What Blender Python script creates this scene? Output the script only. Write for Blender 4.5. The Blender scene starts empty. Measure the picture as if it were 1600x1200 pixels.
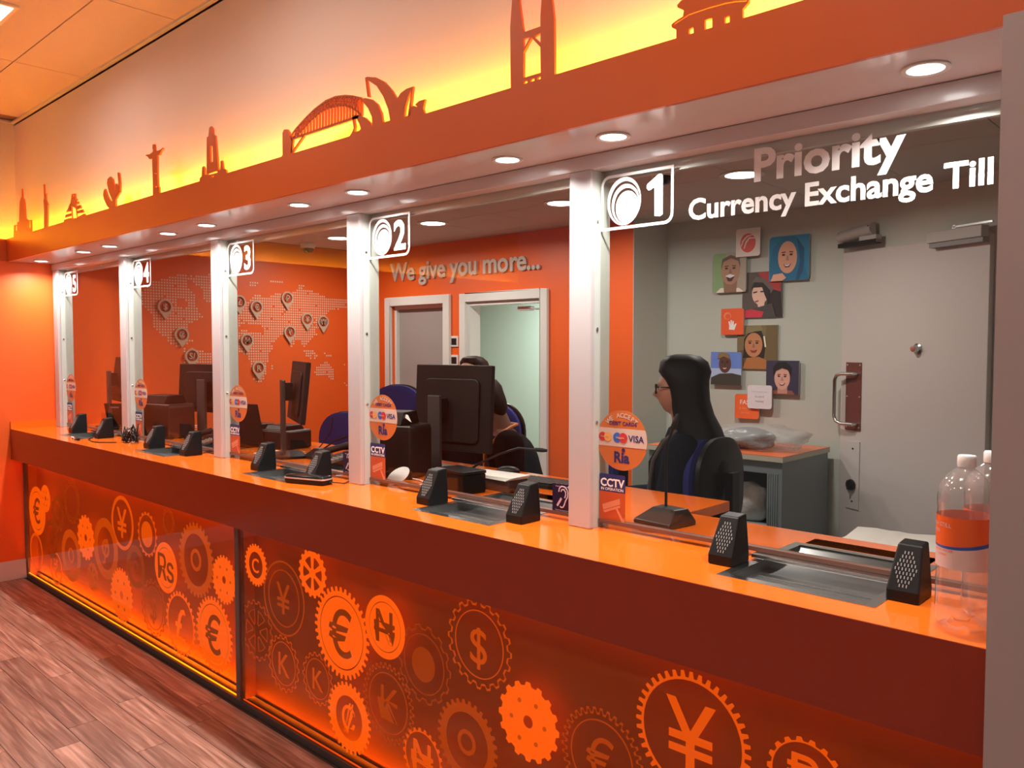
import bpy, bmesh, math, random
from mathutils import Matrix, Vector
random.seed(7)
sc = bpy.context.scene
C = sc.collection
R = math.radians

# ------------------------------------------------------------------ camera
CAM = Vector((0.7436, -1.6973, 1.6139)); FPX = 1269.0
YAW, PITCH, ROLL = 0.8165, 0.0451, 0.0005
_fw = Vector((-math.cos(YAW)*math.cos(PITCH), math.sin(YAW)*math.cos(PITCH), -math.sin(PITCH)))
_rt = Vector((math.sin(YAW), math.cos(YAW), 0)); _up = _rt.cross(_fw)
_r2 = math.cos(ROLL)*_rt + math.sin(ROLL)*_up; _u2 = -math.sin(ROLL)*_rt + math.cos(ROLL)*_up
cd = bpy.data.cameras.new('camera'); cam = bpy.data.objects.new('camera', cd); C.objects.link(cam)
cd.sensor_width = 36.0; cd.lens = FPX/1600*36.0; cd.clip_start = 0.02
mw = Matrix((_r2, _u2, -_fw)).transposed().to_4x4(); mw.translation = CAM
cam.matrix_world = mw
sc.camera = cam

# ------------------------------------------------------------------ world, exposure
sc.view_settings.view_transform = 'Standard'; sc.view_settings.look = 'None'
sc.view_settings.gamma = 1.0; sc.view_settings.use_curve_mapping = False
sc.view_settings.exposure = 0.0
wd = bpy.data.worlds.new('world'); sc.world = wd; wd.use_nodes = True
wd.node_tree.nodes['Background'].inputs[0].default_value = (0.92, 0.80, 0.74, 1)
wd.node_tree.nodes['Background'].inputs[1].default_value = 0.30
# light levels of the lamps built further down
P_SOFFIT, P_STAFF, P_ROOM, P_BACKROOM = 7.0, 14.0, 4.8, 70.0
E_LED_TOP, E_LED_PANEL = 110.0, 8.0

# ------------------------------------------------------------------ helpers
def ray(x, y): return _fw + _r2*((x-800)/FPX) - _u2*((y-600)/FPX)
def aty(x, y, Y):
    d = ray(x, y); return CAM + d*((Y-CAM.y)/d.y)
def atz(x, y, Z):
    d = ray(x, y); return CAM + d*((Z-CAM.z)/d.z)
def atx(x, y, X):
    d = ray(x, y); return CAM + d*((X-CAM.x)/d.x)

def front(x, z, y):      # plane facing the customers: local x -> +X, y -> +Z, z -> -Y
    m = Matrix(((1,0,0),(0,0,-1),(0,1,0))).to_4x4(); m.translation = (x, y, z); return m
def facex(y, z, x):      # plane facing +X: local x -> +Y, y -> +Z, z -> +X
    m = Matrix(((0,0,1),(1,0,0),(0,1,0))).to_4x4(); m.translation = (x, y, z); return m

_tc = {}
def curve_mesh(cu):
    o = bpy.data.objects.new('tmp', cu); C.objects.link(o)
    me = bpy.data.meshes.new_from_object(o)
    out = ([v.co.copy() for v in me.vertices], [tuple(p.vertices) for p in me.polygons])
    bpy.data.meshes.remove(me); bpy.data.objects.remove(o); bpy.data.curves.remove(cu)
    return out
def text_geo(s, weight=0.0, depth=0.001, spacing=1.0):
    k = (s, weight, depth, spacing)
    if k not in _tc:
        cu = bpy.data.curves.new('t', 'FONT'); cu.body = s; cu.size = 1.0; cu.align_x = 'CENTER'; cu.align_y = 'BOTTOM_BASELINE'
        cu.offset = weight; cu.extrude = depth; cu.resolution_u = 3; cu.space_character = spacing
        _tc[k] = curve_mesh(cu)
    return _tc[k]
def shape_geo(loops, depth):
    cu = bpy.data.curves.new('s', 'CURVE'); cu.dimensions = '2D'; cu.fill_mode = 'BOTH'; cu.extrude = depth/2
    for lp in loops:
        sp = cu.splines.new('POLY'); sp.points.add(len(lp)-1)
        for p, q in zip(sp.points, lp): p.co = (q[0], q[1], 0, 1)
        sp.use_cyclic_u = True
    return curve_mesh(cu)

class MB:
    def __init__(s, mat=None): s.v=[]; s.f=[]; s.mi=[]; s.mats=[]; s.cur=0; s.M=Matrix.Identity(4); s.m(mat) if mat else None
    def m(s, mat):
        if mat not in s.mats: s.mats.append(mat)
        s.cur = s.mats.index(mat); return s
    def add(s, vs, fs, M=None):
        T = s.M @ M if M else s.M
        b = len(s.v); s.v += [T @ Vector(v) for v in vs]
        s.f += [tuple(i+b for i in f) for f in fs]; s.mi += [s.cur]*len(fs); return s
    def box(s, x0, x1, y0, y1, z0, z1, M=None):
        v = [(x,y,z) for z in (z0,z1) for y in (y0,y1) for x in (x0,x1)]
        return s.add(v, [(0,2,3,1),(4,5,7,6),(0,1,5,4),(2,6,7,3),(0,4,6,2),(1,3,7,5)], M)
    def prism(s, loop, d0, d1, M=None):     # polygon in local xy, extruded along local z
        n = len(loop); v = [(p[0],p[1],d0) for p in loop] + [(p[0],p[1],d1) for p in loop]
        f = [tuple(range(n-1,-1,-1)), tuple(range(n,2*n))] + [(i,(i+1)%n,n+(i+1)%n,n+i) for i in range(n)]
        return s.add(v, f, M)
    def shape(s, loops, depth, M=None):
        v, f = shape_geo(loops, depth); return s.add(v, f, M)
    def text(s, t, size, M=None, depth=0.0008, weight=0.0, sx=1.0, spacing=1.0):
        v, f = text_geo(t, weight, depth/2/size, spacing)
        return s.add([(p.x*size*sx, p.y*size, p.z*size) for p in v], f, M)
    def tube(s, pts, r, n=8, M=None, closed=False):
        pts = [Vector(p) for p in pts]; N = len(pts); v=[]; f=[]
        up = None
        for i, p in enumerate(pts):
            a = pts[(i-1)%N if closed else max(i-1,0)]; b = pts[(i+1)%N if closed else min(i+1,N-1)]
            t = (b-a).normalized()
            if up is None: up = t.orthogonal().normalized()
            up = (up - t*up.dot(t)); up = up.normalized() if up.length>1e-6 else t.orthogonal().normalized()
            w = t.cross(up); rr = r[i] if isinstance(r,(list,tuple)) else r
            for k in range(n):
                a_ = 2*math.pi*k/n; v.append(p + up*math.cos(a_)*rr + w*math.sin(a_)*rr)
        for i in range(N if closed else N-1):
            j = (i+1)%N
            for k in range(n): f.append((i*n+k, i*n+(k+1)%n, j*n+(k+1)%n, j*n+k))
        if not closed: f += [tuple(range(n-1,-1,-1)), tuple(range((N-1)*n, N*n))]
        return s.add(v, f, M)
    def lathe(s, prof, n=24, M=None):
        v=[]; f=[]; N=len(prof)
        for r, z in prof:
            for k in range(n): a=2*math.pi*k/n; v.append((r*math.cos(a), r*math.sin(a), z))
        for i in range(N-1):
            for k in range(n): f.append((i*n+k, i*n+(k+1)%n, (i+1)*n+(k+1)%n, (i+1)*n+k))
        if prof[0][0]>1e-5: f.append(tuple(range(n-1,-1,-1)))
        if prof[-1][0]>1e-5: f.append(tuple(range((N-1)*n, N*n)))
        return s.add(v, f, M)
    def loft(s, secs, M=None):   # list of closed loops with the same count
        n=len(secs[0]); v=[p for sec in secs for p in sec]; f=[]
        for i in range(len(secs)-1):
            for k in range(n): f.append((i*n+k, i*n+(k+1)%n, (i+1)*n+(k+1)%n, (i+1)*n+k))
        f += [tuple(range(n-1,-1,-1)), tuple(range((len(secs)-1)*n, len(secs)*n))]
        return s.add(v, f, M)
    def ell(s, c, r, nu=16, nv=10, M=None):
        pr=[]; v=[]; f=[]
        for j in range(nv+1):
            t = math.pi*j/nv
            for k in range(nu):
                a=2*math.pi*k/nu
                v.append((c[0]+r[0]*math.sin(t)*math.cos(a), c[1]+r[1]*math.sin(t)*math.sin(a), c[2]-r[2]*math.cos(t)))
        for j in range(nv):
            for k in range(nu): f.append((j*nu+k, j*nu+(k+1)%nu, (j+1)*nu+(k+1)%nu, (j+1)*nu+k))
        return s.add(v, f, M)
    def mesh(s, name):
        me = bpy.data.meshes.new(name); me.from_pydata([tuple(v) for v in s.v], [], s.f)
        for mt in s.mats: me.materials.append(mt)
        me.polygons.foreach_set('material_index', s.mi); 
        bm = bmesh.new(); bm.from_mesh(me); bmesh.ops.remove_doubles(bm, verts=bm.verts, dist=1e-6)
        bmesh.ops.recalc_face_normals(bm, faces=bm.faces); bm.to_mesh(me); bm.free()
        me.update(); return me
    def build(s, name, parent=None, local=False, smooth=False, bevel=0, seg=2):
        xs=[v.x for v in s.v]; ys=[v.y for v in s.v]; zs=[v.z for v in s.v]
        c = Vector(((min(xs)+max(xs))/2, (min(ys)+max(ys))/2, min(zs)))
        s.v = [v-c for v in s.v]
        me = s.mesh(name); o = bpy.data.objects.new(name, me); C.objects.link(o)
        o.location = c - (wpos(parent) if (parent and not local) else Vector((0,0,0)))
        if parent and local and not parent.get('_root', False): o.location = c - wlocal(parent)
        if parent: o.parent = parent
        if smooth:
            for p in me.polygons: p.use_smooth = True
            try: me.set_sharp_from_angle(angle=R(40))
            except Exception: pass
        if bevel:
            b = o.modifiers.new('bevel', 'BEVEL'); b.width = bevel; b.segments = seg; b.limit_method = 'ANGLE'; b.angle_limit = R(35)
        return o
def wpos(o):
    p = Vector((0,0,0))
    while o: p = p + o.location; o = o.parent
    return p
def wlocal(o):       # position of a part inside its (possibly turned) root
    p = Vector((0,0,0))
    while o and not o.get('_root', False): p = p + o.location; o = o.parent
    return p
def tag(o, label, cat, group=None):
    o['label'] = label; o['category'] = cat
    if group: o['group'] = group
    return o
def thing(name, label, cat, loc=(0,0,0), rz=0, group=None):
    o = bpy.data.objects.new(name, None); C.objects.link(o); o.empty_display_size = 0.05
    o.location = loc; o.rotation_euler = (0,0,rz); o['_root'] = True
    return tag(o, label, cat, group)
def struct(o, label=None):
    o['kind'] = 'structure'
    if label: o['label'] = label
    return o
def copy_part(o, parent, loc=None):
    c = o.copy(); C.objects.link(c); c.parent = parent
    if loc is not None: c.location = loc
    return c
def circ(cx, cy, rx, ry=None, n=32, a0=0.0):
    ry = rx if ry is None else ry
    return [(cx+rx*math.cos(a0+2*math.pi*k/n), cy+ry*math.sin(a0+2*math.pi*k/n)) for k in range(n)]
def rrect(x0, y0, x1, y1, r, n=5, corners=(1,1,1,1)):   # corners: bl br tr tl
    out=[]
    for (cx,cy,a,on) in ((x0+r,y0+r,180,corners[0]),(x1-r,y0+r,270,corners[1]),(x1-r,y1-r,0,corners[2]),(x0+r,y1-r,90,corners[3])):
        if on:
            for k in range(n+1):
                t=R(a+90*k/n); out.append((cx+r*math.cos(t), cy+r*math.sin(t)))
        else: out.append((x0 if cx<(x0+x1)/2 else x1, y0 if cy<(y0+y1)/2 else y1))
    return out

# ------------------------------------------------------------------ materials
def s2l(c): return tuple(((x/255)/12.92 if x/255<=0.04045 else (((x/255)+0.055)/1.055)**2.4) for x in c)
MATS={}
def mat(name, col, rough=0.5, metal=0.0, spec=0.5, emit=None, es=1.0, coat=0.0, bump=None, noise=None, alpha=None, trans=0.0, varied=0.0):
    if name in MATS: return MATS[name]
    m = bpy.data.materials.new(name); m.use_nodes=True; nt=m.node_tree; b=nt.nodes['Principled BSDF']
    b.inputs['Base Color'].default_value=(*col,1); b.inputs['Roughness'].default_value=rough; b.inputs['Metallic'].default_value=metal
    b.inputs['Specular IOR Level'].default_value=spec; b.inputs['Coat Weight'].default_value=coat; b.inputs['Coat Roughness'].default_value=0.05
    b.inputs['Transmission Weight'].default_value=trans
    if emit: b.inputs['Emission Color'].default_value=(*emit,1); b.inputs['Emission Strength'].default_value=es
    if alpha is not None: b.inputs['Alpha'].default_value=alpha
    co = nt.nodes.new('ShaderNodeTexCoord')
    if noise:   # (scale, amount): faint unevenness of the colour
        n = nt.nodes.new('ShaderNodeTexNoise'); n.inputs['Scale'].default_value=noise[0]; n.inputs['Detail'].default_value=4
        nt.links.new(co.outputs['Object'], n.inputs['Vector'])
        h = nt.nodes.new('ShaderNodeHueSaturation'); h.inputs['Color'].default_value=(*col,1)
        mp = nt.nodes.new('ShaderNodeMapRange'); mp.inputs[3].default_value=1-noise[1]; mp.inputs[4].default_value=1+noise[1]
        nt.links.new(n.outputs['Fac'], mp.inputs[0]); nt.links.new(mp.outputs[0], h.inputs['Value']); nt.links.new(h.outputs[0], b.inputs['Base Color'])
    if bump:    # (scale, strength)
        n = nt.nodes.new('ShaderNodeTexNoise'); n.inputs['Scale'].default_value=bump[0]
        nt.links.new(co.outputs['Object'], n.inputs['Vector'])
        bp = nt.nodes.new('ShaderNodeBump'); bp.inputs['Strength'].default_value=bump[1]; bp.inputs['Distance'].default_value=0.002
        nt.links.new(n.outputs['Fac'], bp.inputs['Height']); nt.links.new(bp.outputs[0], b.inputs['Normal'])
    MATS[name]=m; return m
def glass_mat(name, tint, fres=1.5, rough=0.0, boost=1.0):
    m = bpy.data.materials.new(name); m.use_nodes=True; nt=m.node_tree; nt.nodes.clear()
    o=nt.nodes.new('ShaderNodeOutputMaterial'); mx=nt.nodes.new('ShaderNodeMixShader'); t=nt.nodes.new('ShaderNodeBsdfTransparent'); g=nt.nodes.new('ShaderNodeBsdfGlossy')
    f=nt.nodes.new('ShaderNodeFresnel'); f.inputs[0].default_value=fres; t.inputs[0].default_value=(*tint,1); g.inputs['Roughness'].default_value=rough
    mu=nt.nodes.new('ShaderNodeMath'); mu.operation='MULTIPLY'; mu.inputs[1].default_value=boost; nt.links.new(f.outputs[0], mu.inputs[0])
    ge=nt.nodes.new('ShaderNodeNewGeometry'); iv=nt.nodes.new('ShaderNodeMath'); iv.operation='SUBTRACT'; iv.inputs[0].default_value=1.0; nt.links.new(ge.outputs['Backfacing'], iv.inputs[1])
    m2=nt.nodes.new('ShaderNodeMath'); m2.operation='MULTIPLY'; nt.links.new(mu.outputs[0], m2.inputs[0]); nt.links.new(iv.outputs[0], m2.inputs[1]); nt.links.new(m2.outputs[0], mx.inputs[0]); nt.links.new(t.outputs[0], mx.inputs[1]); nt.links.new(g.outputs[0], mx.inputs[2]); nt.links.new(mx.outputs[0], o.inputs[0])
    MATS[name]=m; return m
def emis(name, col, s):
    if name in MATS: return MATS[name]
    m=bpy.data.materials.new(name); m.use_nodes=True; nt=m.node_tree; nt.nodes.clear()
    o=nt.nodes.new('ShaderNodeOutputMaterial'); e=nt.nodes.new('ShaderNodeEmission'); e.inputs[0].default_value=(*col,1); e.inputs[1].default_value=s
    nt.links.new(e.outputs[0], o.inputs[0]); MATS[name]=m; return m
ORANGE=(0.80,0.115,0.012)
M_orange = mat('orange_paint', ORANGE, 0.45, noise=(1.2,0.03), bump=(90,0.04))
M_fascia = mat('orange_fascia', (0.60,0.105,0.014), 0.4, noise=(2,0.02))
M_lam = mat('orange_laminate', (0.88,0.165,0.012), 0.12, coat=0.3, noise=(2,0.02))
M_apron = mat('shaded_laminate', (0.29,0.036,0.014), 0.18, noise=(2,0.02))  # same laminate as the worktop, its shade put into a darker red
M_white = mat('white_paint', (0.72,0.70,0.68), 0.5, noise=(1.5,0.02))
M_gloss = mat('white_gloss', (0.66,0.62,0.62), 0.16, noise=(3,0.015))
M_post = mat('white_powder_coat', (0.49,0.465,0.475), 0.3, noise=(5,0.015))
M_upper = mat('white_emulsion', (0.70,0.66,0.64), 0.6, noise=(1.2,0.03))
M_ceil = mat('ceiling_tile', (0.68,0.60,0.55), 0.8, bump=(220,0.15), noise=(30,0.03))
M_staffwall = mat('staff_white', (0.57,0.60,0.54), 0.6, noise=(1.0,0.02))
M_door = mat('door_white', (0.62,0.57,0.55), 0.4, noise=(2,0.02))
M_frame = mat('gloss_frame', (0.70,0.70,0.66), 0.3, noise=(4,0.02))
M_alu = mat('aluminium', (0.62,0.64,0.63), 0.35, metal=0.6, noise=(8,0.03))
M_silver = mat('silver_paint', (0.52,0.50,0.47), 0.4, noise=(8,0.03))
M_chan = mat('pale_green_channel', (0.50,0.56,0.53), 0.35, noise=(8,0.02))
M_steel = mat('brushed_steel', (0.55,0.56,0.55), 0.24, metal=1.0, noise=(20,0.06))
M_steeld = mat('steel_tray_floor', (0.30,0.31,0.31), 0.30, metal=0.9, noise=(14,0.08))
M_black = mat('black_plastic', (0.0055,0.0055,0.006), 0.42, spec=0.28, noise=(10,0.1))
M_blackg = mat('black_gloss', (0.008,0.008,0.009), 0.15, noise=(10,0.1))
M_dgrey = mat('dark_grey_plastic', (0.011,0.0095,0.0095), 0.45, spec=0.28, noise=(10,0.1))
M_grille = mat('grille_slot', (0.30,0.30,0.295), 0.5, noise=(10,0.05))
M_decal = mat('white_vinyl', (0.90,0.89,0.88), 0.5, noise=(10,0.01))
M_paper = mat('paper', (0.74,0.72,0.68), 0.7, noise=(20,0.03))
M_blue = mat('blue_fabric', (0.016,0.020,0.16), 0.9, bump=(400,0.4), noise=(60,0.1))
M_grey_cab = mat('grey_metal_cabinet', (0.20,0.245,0.265), 0.45, noise=(3,0.04))
M_base = mat('baseboard_white', (0.62,0.52,0.50), 0.4, noise=(3,0.02))
M_led = emis('amber_led', (1.0,0.34,0.005), E_LED_TOP)
M_ledp = emis('orange_led', (1.0,0.22,0.004), E_LED_PANEL)
M_lens = emis('lamp_lens', (1.0,0.97,0.93), 14.0)
M_glass = glass_mat('clear_glass', (0.955,0.955,0.94), 1.45, 0.0, 1.0)
M_dark = mat('dark_gap', (0.03,0.025,0.025), 0.7, noise=(5,0.1))

# ------------------------------------------------------------------ dimensions
H = 1.05; PITCHX = 1.177; X1 = -0.874; XW = -5.60; YP = 0.2845; YG = 0.334
ZG = 2.155; ZS = 2.200; YF = 0.006; ZT = 2.350; ZA = 0.842; YR = 0.078; ZB = 0.030
YB = 2.95; ZC = 2.50; YT = 3.371; XE = -2.484; ZUP = 3.172; XR = 1.10
ANG = R(24.9); DU = Vector((math.cos(ANG), -math.sin(ANG), 0)); DN = Vector((-math.sin(ANG), -math.cos(ANG), 0))
def angled(u, z, off=0.0):   # plane of the slanting wall; u metres right of its corner
    m = Matrix((DU, Vector((0,0,1)), DN)).transposed().to_4x4()
    m.translation = Vector((-1.201, YT, z)) + DU*u + DN*off; return m
XS = [X1 - i*PITCHX for i in range(5)]      # left edges of the posts
POSTW = 0.085

# ================================================================== THE SETTING
# ---- floor: laminate planks running along the counter
def wood(name):
    m=bpy.data.materials.new(name); m.use_nodes=True; nt=m.node_tree; b=nt.nodes['Principled BSDF']
    co=nt.nodes.new('ShaderNodeTexCoord'); oi=nt.nodes.new('ShaderNodeObjectInfo'); mp=nt.nodes.new('ShaderNodeMapping'); mp.inputs['Scale'].default_value=(1.3,22,1)
    ad=nt.nodes.new('ShaderNodeVectorMath'); ad.operation='ADD'; cm=nt.nodes.new('ShaderNodeCombineXYZ'); ml=nt.nodes.new('ShaderNodeMath'); ml.operation='MULTIPLY'; ml.inputs[1].default_value=57.0
    nt.links.new(oi.outputs['Random'], ml.inputs[0]); nt.links.new(ml.outputs[0], cm.inputs[0]); nt.links.new(ml.outputs[0], cm.inputs[1])
    nt.links.new(co.outputs['Object'], mp.inputs['Vector']); nt.links.new(mp.outputs[0], ad.inputs[0]); nt.links.new(cm.outputs[0], ad.inputs[1])
    n=nt.nodes.new('ShaderNodeTexNoise'); n.inputs['Scale'].default_value=2.2; n.inputs['Detail'].default_value=6; n.inputs['Distortion'].default_value=0.6
    nt.links.new(ad.outputs[0], n.inputs['Vector'])
    cr=nt.nodes.new('ShaderNodeValToRGB'); e=cr.color_ramp.elements
    e[0].position=0.30; e[0].color=(0.15,0.068,0.048,1); e[1].position=0.72; e[1].color=(0.50,0.31,0.24,1)
    x=cr.color_ramp.elements.new(0.5); x.color=(0.29,0.155,0.11,1)
    nt.links.new(n.outputs['Fac'], cr.inputs[0])
    hs=nt.nodes.new('ShaderNodeHueSaturation'); mr=nt.nodes.new('ShaderNodeMapRange'); mr.inputs[3].default_value=0.72; mr.inputs[4].default_value=1.25
    nt.links.new(oi.outputs['Random'], mr.inputs[0]); nt.links.new(mr.outputs[0], hs.inputs['Value']); nt.links.new(cr.outputs[0], hs.inputs['Color']); nt.links.new(hs.outputs[0], b.inputs['Base Color'])
    b.inputs['Roughness'].default_value=0.38
    bp=nt.nodes.new('ShaderNodeBump'); bp.inputs['Strength'].default_value=0.1; bp.inputs['Distance'].default_value=0.002; nt.links.new(n.outputs['Fac'], bp.inputs['Height']); nt.links.new(bp.outputs[0], b.inputs['Normal'])
    return m
M_wood = wood('wood_laminate')
fl = struct(MB(mat('floor_joint',(0.045,0.025,0.02),0.7,noise=(5,0.1))).box(XW-0.15, 3.2, -4.6, 0.4, -0.05, -0.004).build('floor'), 'brown wood-effect plank floor')
PW, PL = 0.118, 1.05
plank0=None
row=0; y=0.06
while y > -2.6:
    x = XW - random.random()*0.9
    while x < 1.0:
        x0=max(x,XW); x1=min(x+PL,1.2)
        if x1-x0>0.05:
            if abs((x1-x0)-PL)<1e-6 and plank0 is not None:
                p=copy_part(plank0, fl, Vector(((x0+x1)/2, y-PW/2, -0.004))-fl.location)
            else:
                p=MB(M_wood).box(x0+0.0012,x1-0.0012,y-PW+0.0012,y-0.0012,-0.004,0.0).build('plank', fl)
                if abs((x1-x0)-PL)<1e-6: plank0=p
        x+=PL
    y-=PW; row+=1
q=MB(M_wood).box(XW,3.2,-4.6,y,-0.004,0.0).box(1.2,3.2,y,0.06,-0.004,0).build('far_planks', fl); q['kind']='stuff'
struct(MB(mat('staff_carpet',(0.10,0.09,0.085),0.95,bump=(300,0.5),noise=(40,0.1))).box(XW-0.15,3.2,0.4,6.2,-0.05,0.0).build('floor'), 'grey staff side floor')

# ---- walls
struct(MB(M_orange).box(XW-0.15,XW,-4.6,YB,0,ZS).box(XW-0.15,XW,0.36,YB,ZS,ZC+0.1).build('wall_left'), 'orange wall at the far end')
struct(MB(M_upper).box(XW-0.25,XW-0.10,-4.6,0.36,ZS,ZUP+0.014).build('wall_left_upper'), 'white wall above the orange wall')
struct(MB(M_upper).box(XW-0.10,3.2,0.10,0.36,ZS+0.016,ZUP-0.024).box(XW-0.10,3.2,0.33,0.36,ZUP-0.024,ZUP+0.015).box(3.05,3.2,0.10,0.33,ZUP-0.024,ZUP+0.015).build('wall_back_upper'), 'white wall above the lit skyline')  # upper two boxes are added plugs that keep outside light from the gap
def wall_holes(mb, x0,x1,z0,z1,y0,y1,holes):   # wall in the XZ plane with rectangular openings
    xs=sorted({x0,x1,*[h[0] for h in holes],*[h[1] for h in holes]}); zs=sorted({z0,z1,*[h[2] for h in holes],*[h[3] for h in holes]})
    for a,b in zip(xs,xs[1:]):
        for c,d in zip(zs,zs[1:]):
            if any(h[0]<=a+1e-6 and b<=h[1]+1e-6 and h[2]<=c+1e-6 and d<=h[3]+1e-6 for h in holes): continue
            mb.box(a,b,y0,y1,c,d)
    return mb
DX0,DX1,DZ = -4.13,-3.31,1.985      # doorway opening
WX0,WX1,WZ0,WZ1 = -5.12,-4.40,1.19,1.985
struct(wall_holes(MB(M_orange),XW,XE,0,ZC,YB,YB+0.12,[(DX0,DX1,0,DZ),(WX0,WX1,WZ0,WZ1)]).build('wall_back'), 'orange staff room wall with doorway')
struct(MB(M_staffwall).box(XE-0.12,XE-0.002,YB+0.12,YT+0.12,0,ZC).box(XE+0.0005,XE+0.004,YB+0.0005,YT-0.001,0,ZC).build('wall_return'), 'white return beside the orange wall')
struct(MB(M_staffwall).box(XE-0.12,-1.201,YT,YT+0.12,0,ZC).build('wall_back_white'), 'white wall carrying the picture tiles')
wb=MB(M_staffwall)
wb.box(0,2.6,0,ZC,-0.12,0,angled(0,0)); struct(wb.build('wall_slanting'), 'slanting white wall holding the door')
struct(MB(M_staffwall).box(XR,XR+0.12,0.36,3.6,0,ZC).build('wall_right'), 'white wall at the right of the staff room')
struct(MB(M_white).box(3.05,3.2,-4.6,0.10,0,ZUP).build('wall_right_lobby'), 'white lobby wall')
struct(MB(M_base).box(XW,XW+0.016,-4.6,YR,0,0.135).build('baseboard_left', bevel=0.004), 'white skirting board under the orange wall')
# ---- pillar at the right
pil=MB(mat('pillar_white',(0.40,0.34,0.335),0.5,noise=(2,0.02))).box(0.377,2.2,-0.05,-0.006,0,ZS-0.004)
struct(pil.build('wall_pillar'), 'plain off-white pillar closing the counter at the right')

# ---- lobby ceiling: grid of 1.2 x 0.6 tiles
cl=struct(MB(mat('ceiling_grid',(0.30,0.22,0.18),0.6,noise=(5,0.05))).box(XW-0.25,3.2,-4.6,0.36,ZUP+0.015,ZUP+0.06).build('ceiling'), 'suspended lobby ceiling of pale tiles')
TX=-4.33; LP=[]   # lamp tiles
xs=[TX+1.2*k for k in range(-1,7)]; ys=[0.088,-0.274]+[-0.274-0.6*k for k in range(1,8)]
for i,xa in enumerate(xs):
    for j in range(len(ys)-1):
        x0=max(xa,XW-0.09); x1=min(xa+1.2,3.04); y1=ys[j]; y0=ys[j+1]
        if x1-x0<0.1: continue
        MB(M_ceil).box(x0+0.003,x1-0.003,y0+0.003,y1-0.003,ZUP,ZUP+0.014).build('ceiling_tile', cl)
MB(M_frame).box(XW-0.1,3.05,0.078,0.10,ZUP-0.012,ZUP).box(XW-0.1,XW-0.078,-4.6,0.078,ZUP-0.012,ZUP).build('trim_edge', cl)
# ---- staff room ceiling
cs=struct(MB(mat('ceiling_grid_staff',(0.22,0.20,0.18),0.6,noise=(5,0.05))).box(XW,XR,0.36,YT+0.1,ZC+0.012,ZC+0.06).build('ceiling'), 'staff room ceiling of square tiles')
M_ceil2=mat('ceiling_tile_staff',(0.56,0.55,0.51),0.8,bump=(220,0.15),noise=(30,0.03))
tx=XW+0.13
while tx<XR:
    ty=0.36
    while ty<YT+0.08:
        MB(M_ceil2).box(max(tx,XW)+0.002,min(tx+0.595,XR),ty+0.002,min(ty+0.598,YT+0.08),ZC,ZC+0.014).build('ceiling_tile', cs); ty+=0.6
    tx+=0.597
# ---- soffit over the counter and its header rail
so=struct(MB(M_gloss).box(XW-0.10,2.2,YF+0.012,0.10,ZS,ZS+0.016).box(XW,2.2,0.10,0.36,ZS,ZS+0.016).build('trim_1'), 'glossy white soffit over the counter')
hd=tag(MB(M_gloss).box(XW,0.377,YP,YG+0.016,ZG,ZS-0.001).build('header_rail',bevel=0.002),'glossy white rail along the top of the glass screens','rail')
MB(M_alu).box(XW,0.377,YG+0.017,YG+0.035,ZG-0.03,ZS-0.02).build('inner_channel', hd)
# ---- window and doorway in the orange wall
def frame_boxes(mb,x0,x1,z0,z1,w,y0,y1,bottom=True):
    mb.box(x0-w,x0,y0,y1,z0-(w if bottom else 0),z1+w).box(x1,x1+w,y0,y1,z0-(w if bottom else 0),z1+w).box(x0,x1,y0,y1,z1,z1+w)
    if bottom: mb.box(x0,x1,y0,y1,z0-w,z0)
    return mb
w1=struct(frame_boxes(MB(M_frame),WX0,WX1,WZ0,WZ1,0.075,YB-0.03,YB-0.001).build('window_1',bevel=0.004),'internal window with a white frame and grey blind')
frame_boxes(MB(M_frame),WX0+0.03,WX1-0.03,WZ0+0.03,WZ1-0.03,0.03,YB+0.03,YB+0.09).build('window_lining', w1)
M_blind=mat('grey_blind',(0.33,0.30,0.285),0.7,noise=(2,0.03))
MB(M_blind).box(WX0+0.03,WX1-0.03,YB+0.06,YB+0.07,WZ0+0.03,WZ1-0.03).build('pane', w1)
d1=struct(frame_boxes(MB(M_frame),DX0,DX1,0,DZ,0.07,YB-0.03,YB-0.001,False).build('door_1',bevel=0.004),'open doorway with a white frame in the orange wall')
MB(M_frame).box(DX0,DX0+0.03,YB,YB+0.12,0,DZ).box(DX1-0.03,DX1,YB,YB+0.12,0,DZ).box(DX0+0.03,DX1-0.03,YB,YB+0.12,DZ-0.03,DZ).build('door_lining', d1)
# the little room behind the doorway
M_teal=mat('pale_teal_paint',(0.40,0.60,0.53),0.6,noise=(1.5,0.02))
rb=MB(M_teal).box(-6.6,XE-0.13,4.9,5.0,0,ZC).box(-6.7,-6.6,YB+0.12,5.0,0,ZC).box(XE-0.13,XE-0.122,YB+0.121,4.9,0,ZC)
struct(rb.build('wall_back_room'),'pale green walls of the room behind the doorway')
struct(MB(M_ceil).box(-6.6,XE-0.13,YB+0.12,4.9,ZC,ZC+0.05).build('ceiling_back_room'),'ceiling of the room behind the doorway')
dl=Matrix.Translation((DX1-0.035,YB+0.125,0)) @ Matrix.Rotation(R(98),4,'Z')
dlf=MB(M_frame).box(0.0,0.76,0,0.04,0.01,DZ-0.035,dl).build('door_leaf', d1)
MB(M_alu).box(0.05,0.27,-0.001-0.045,-0.001,DZ-0.12,DZ-0.07,dl).box(0.10,0.13,-0.03,-0.02,DZ-0.07,DZ-0.05,dl).build('door_closer', dlf)
# overhead closer arm seen at the head of the doorway
MB(M_alu).box(-3.62,-3.48,YB+0.06,YB+0.10,DZ-0.085,DZ-0.05).tube([(-3.50,YB+0.06,DZ-0.06),(-3.40,YB+0.03,DZ-0.075),(-3.345,YB+0.06,DZ-0.075)],0.007).build('closer_arm', d1)
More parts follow.
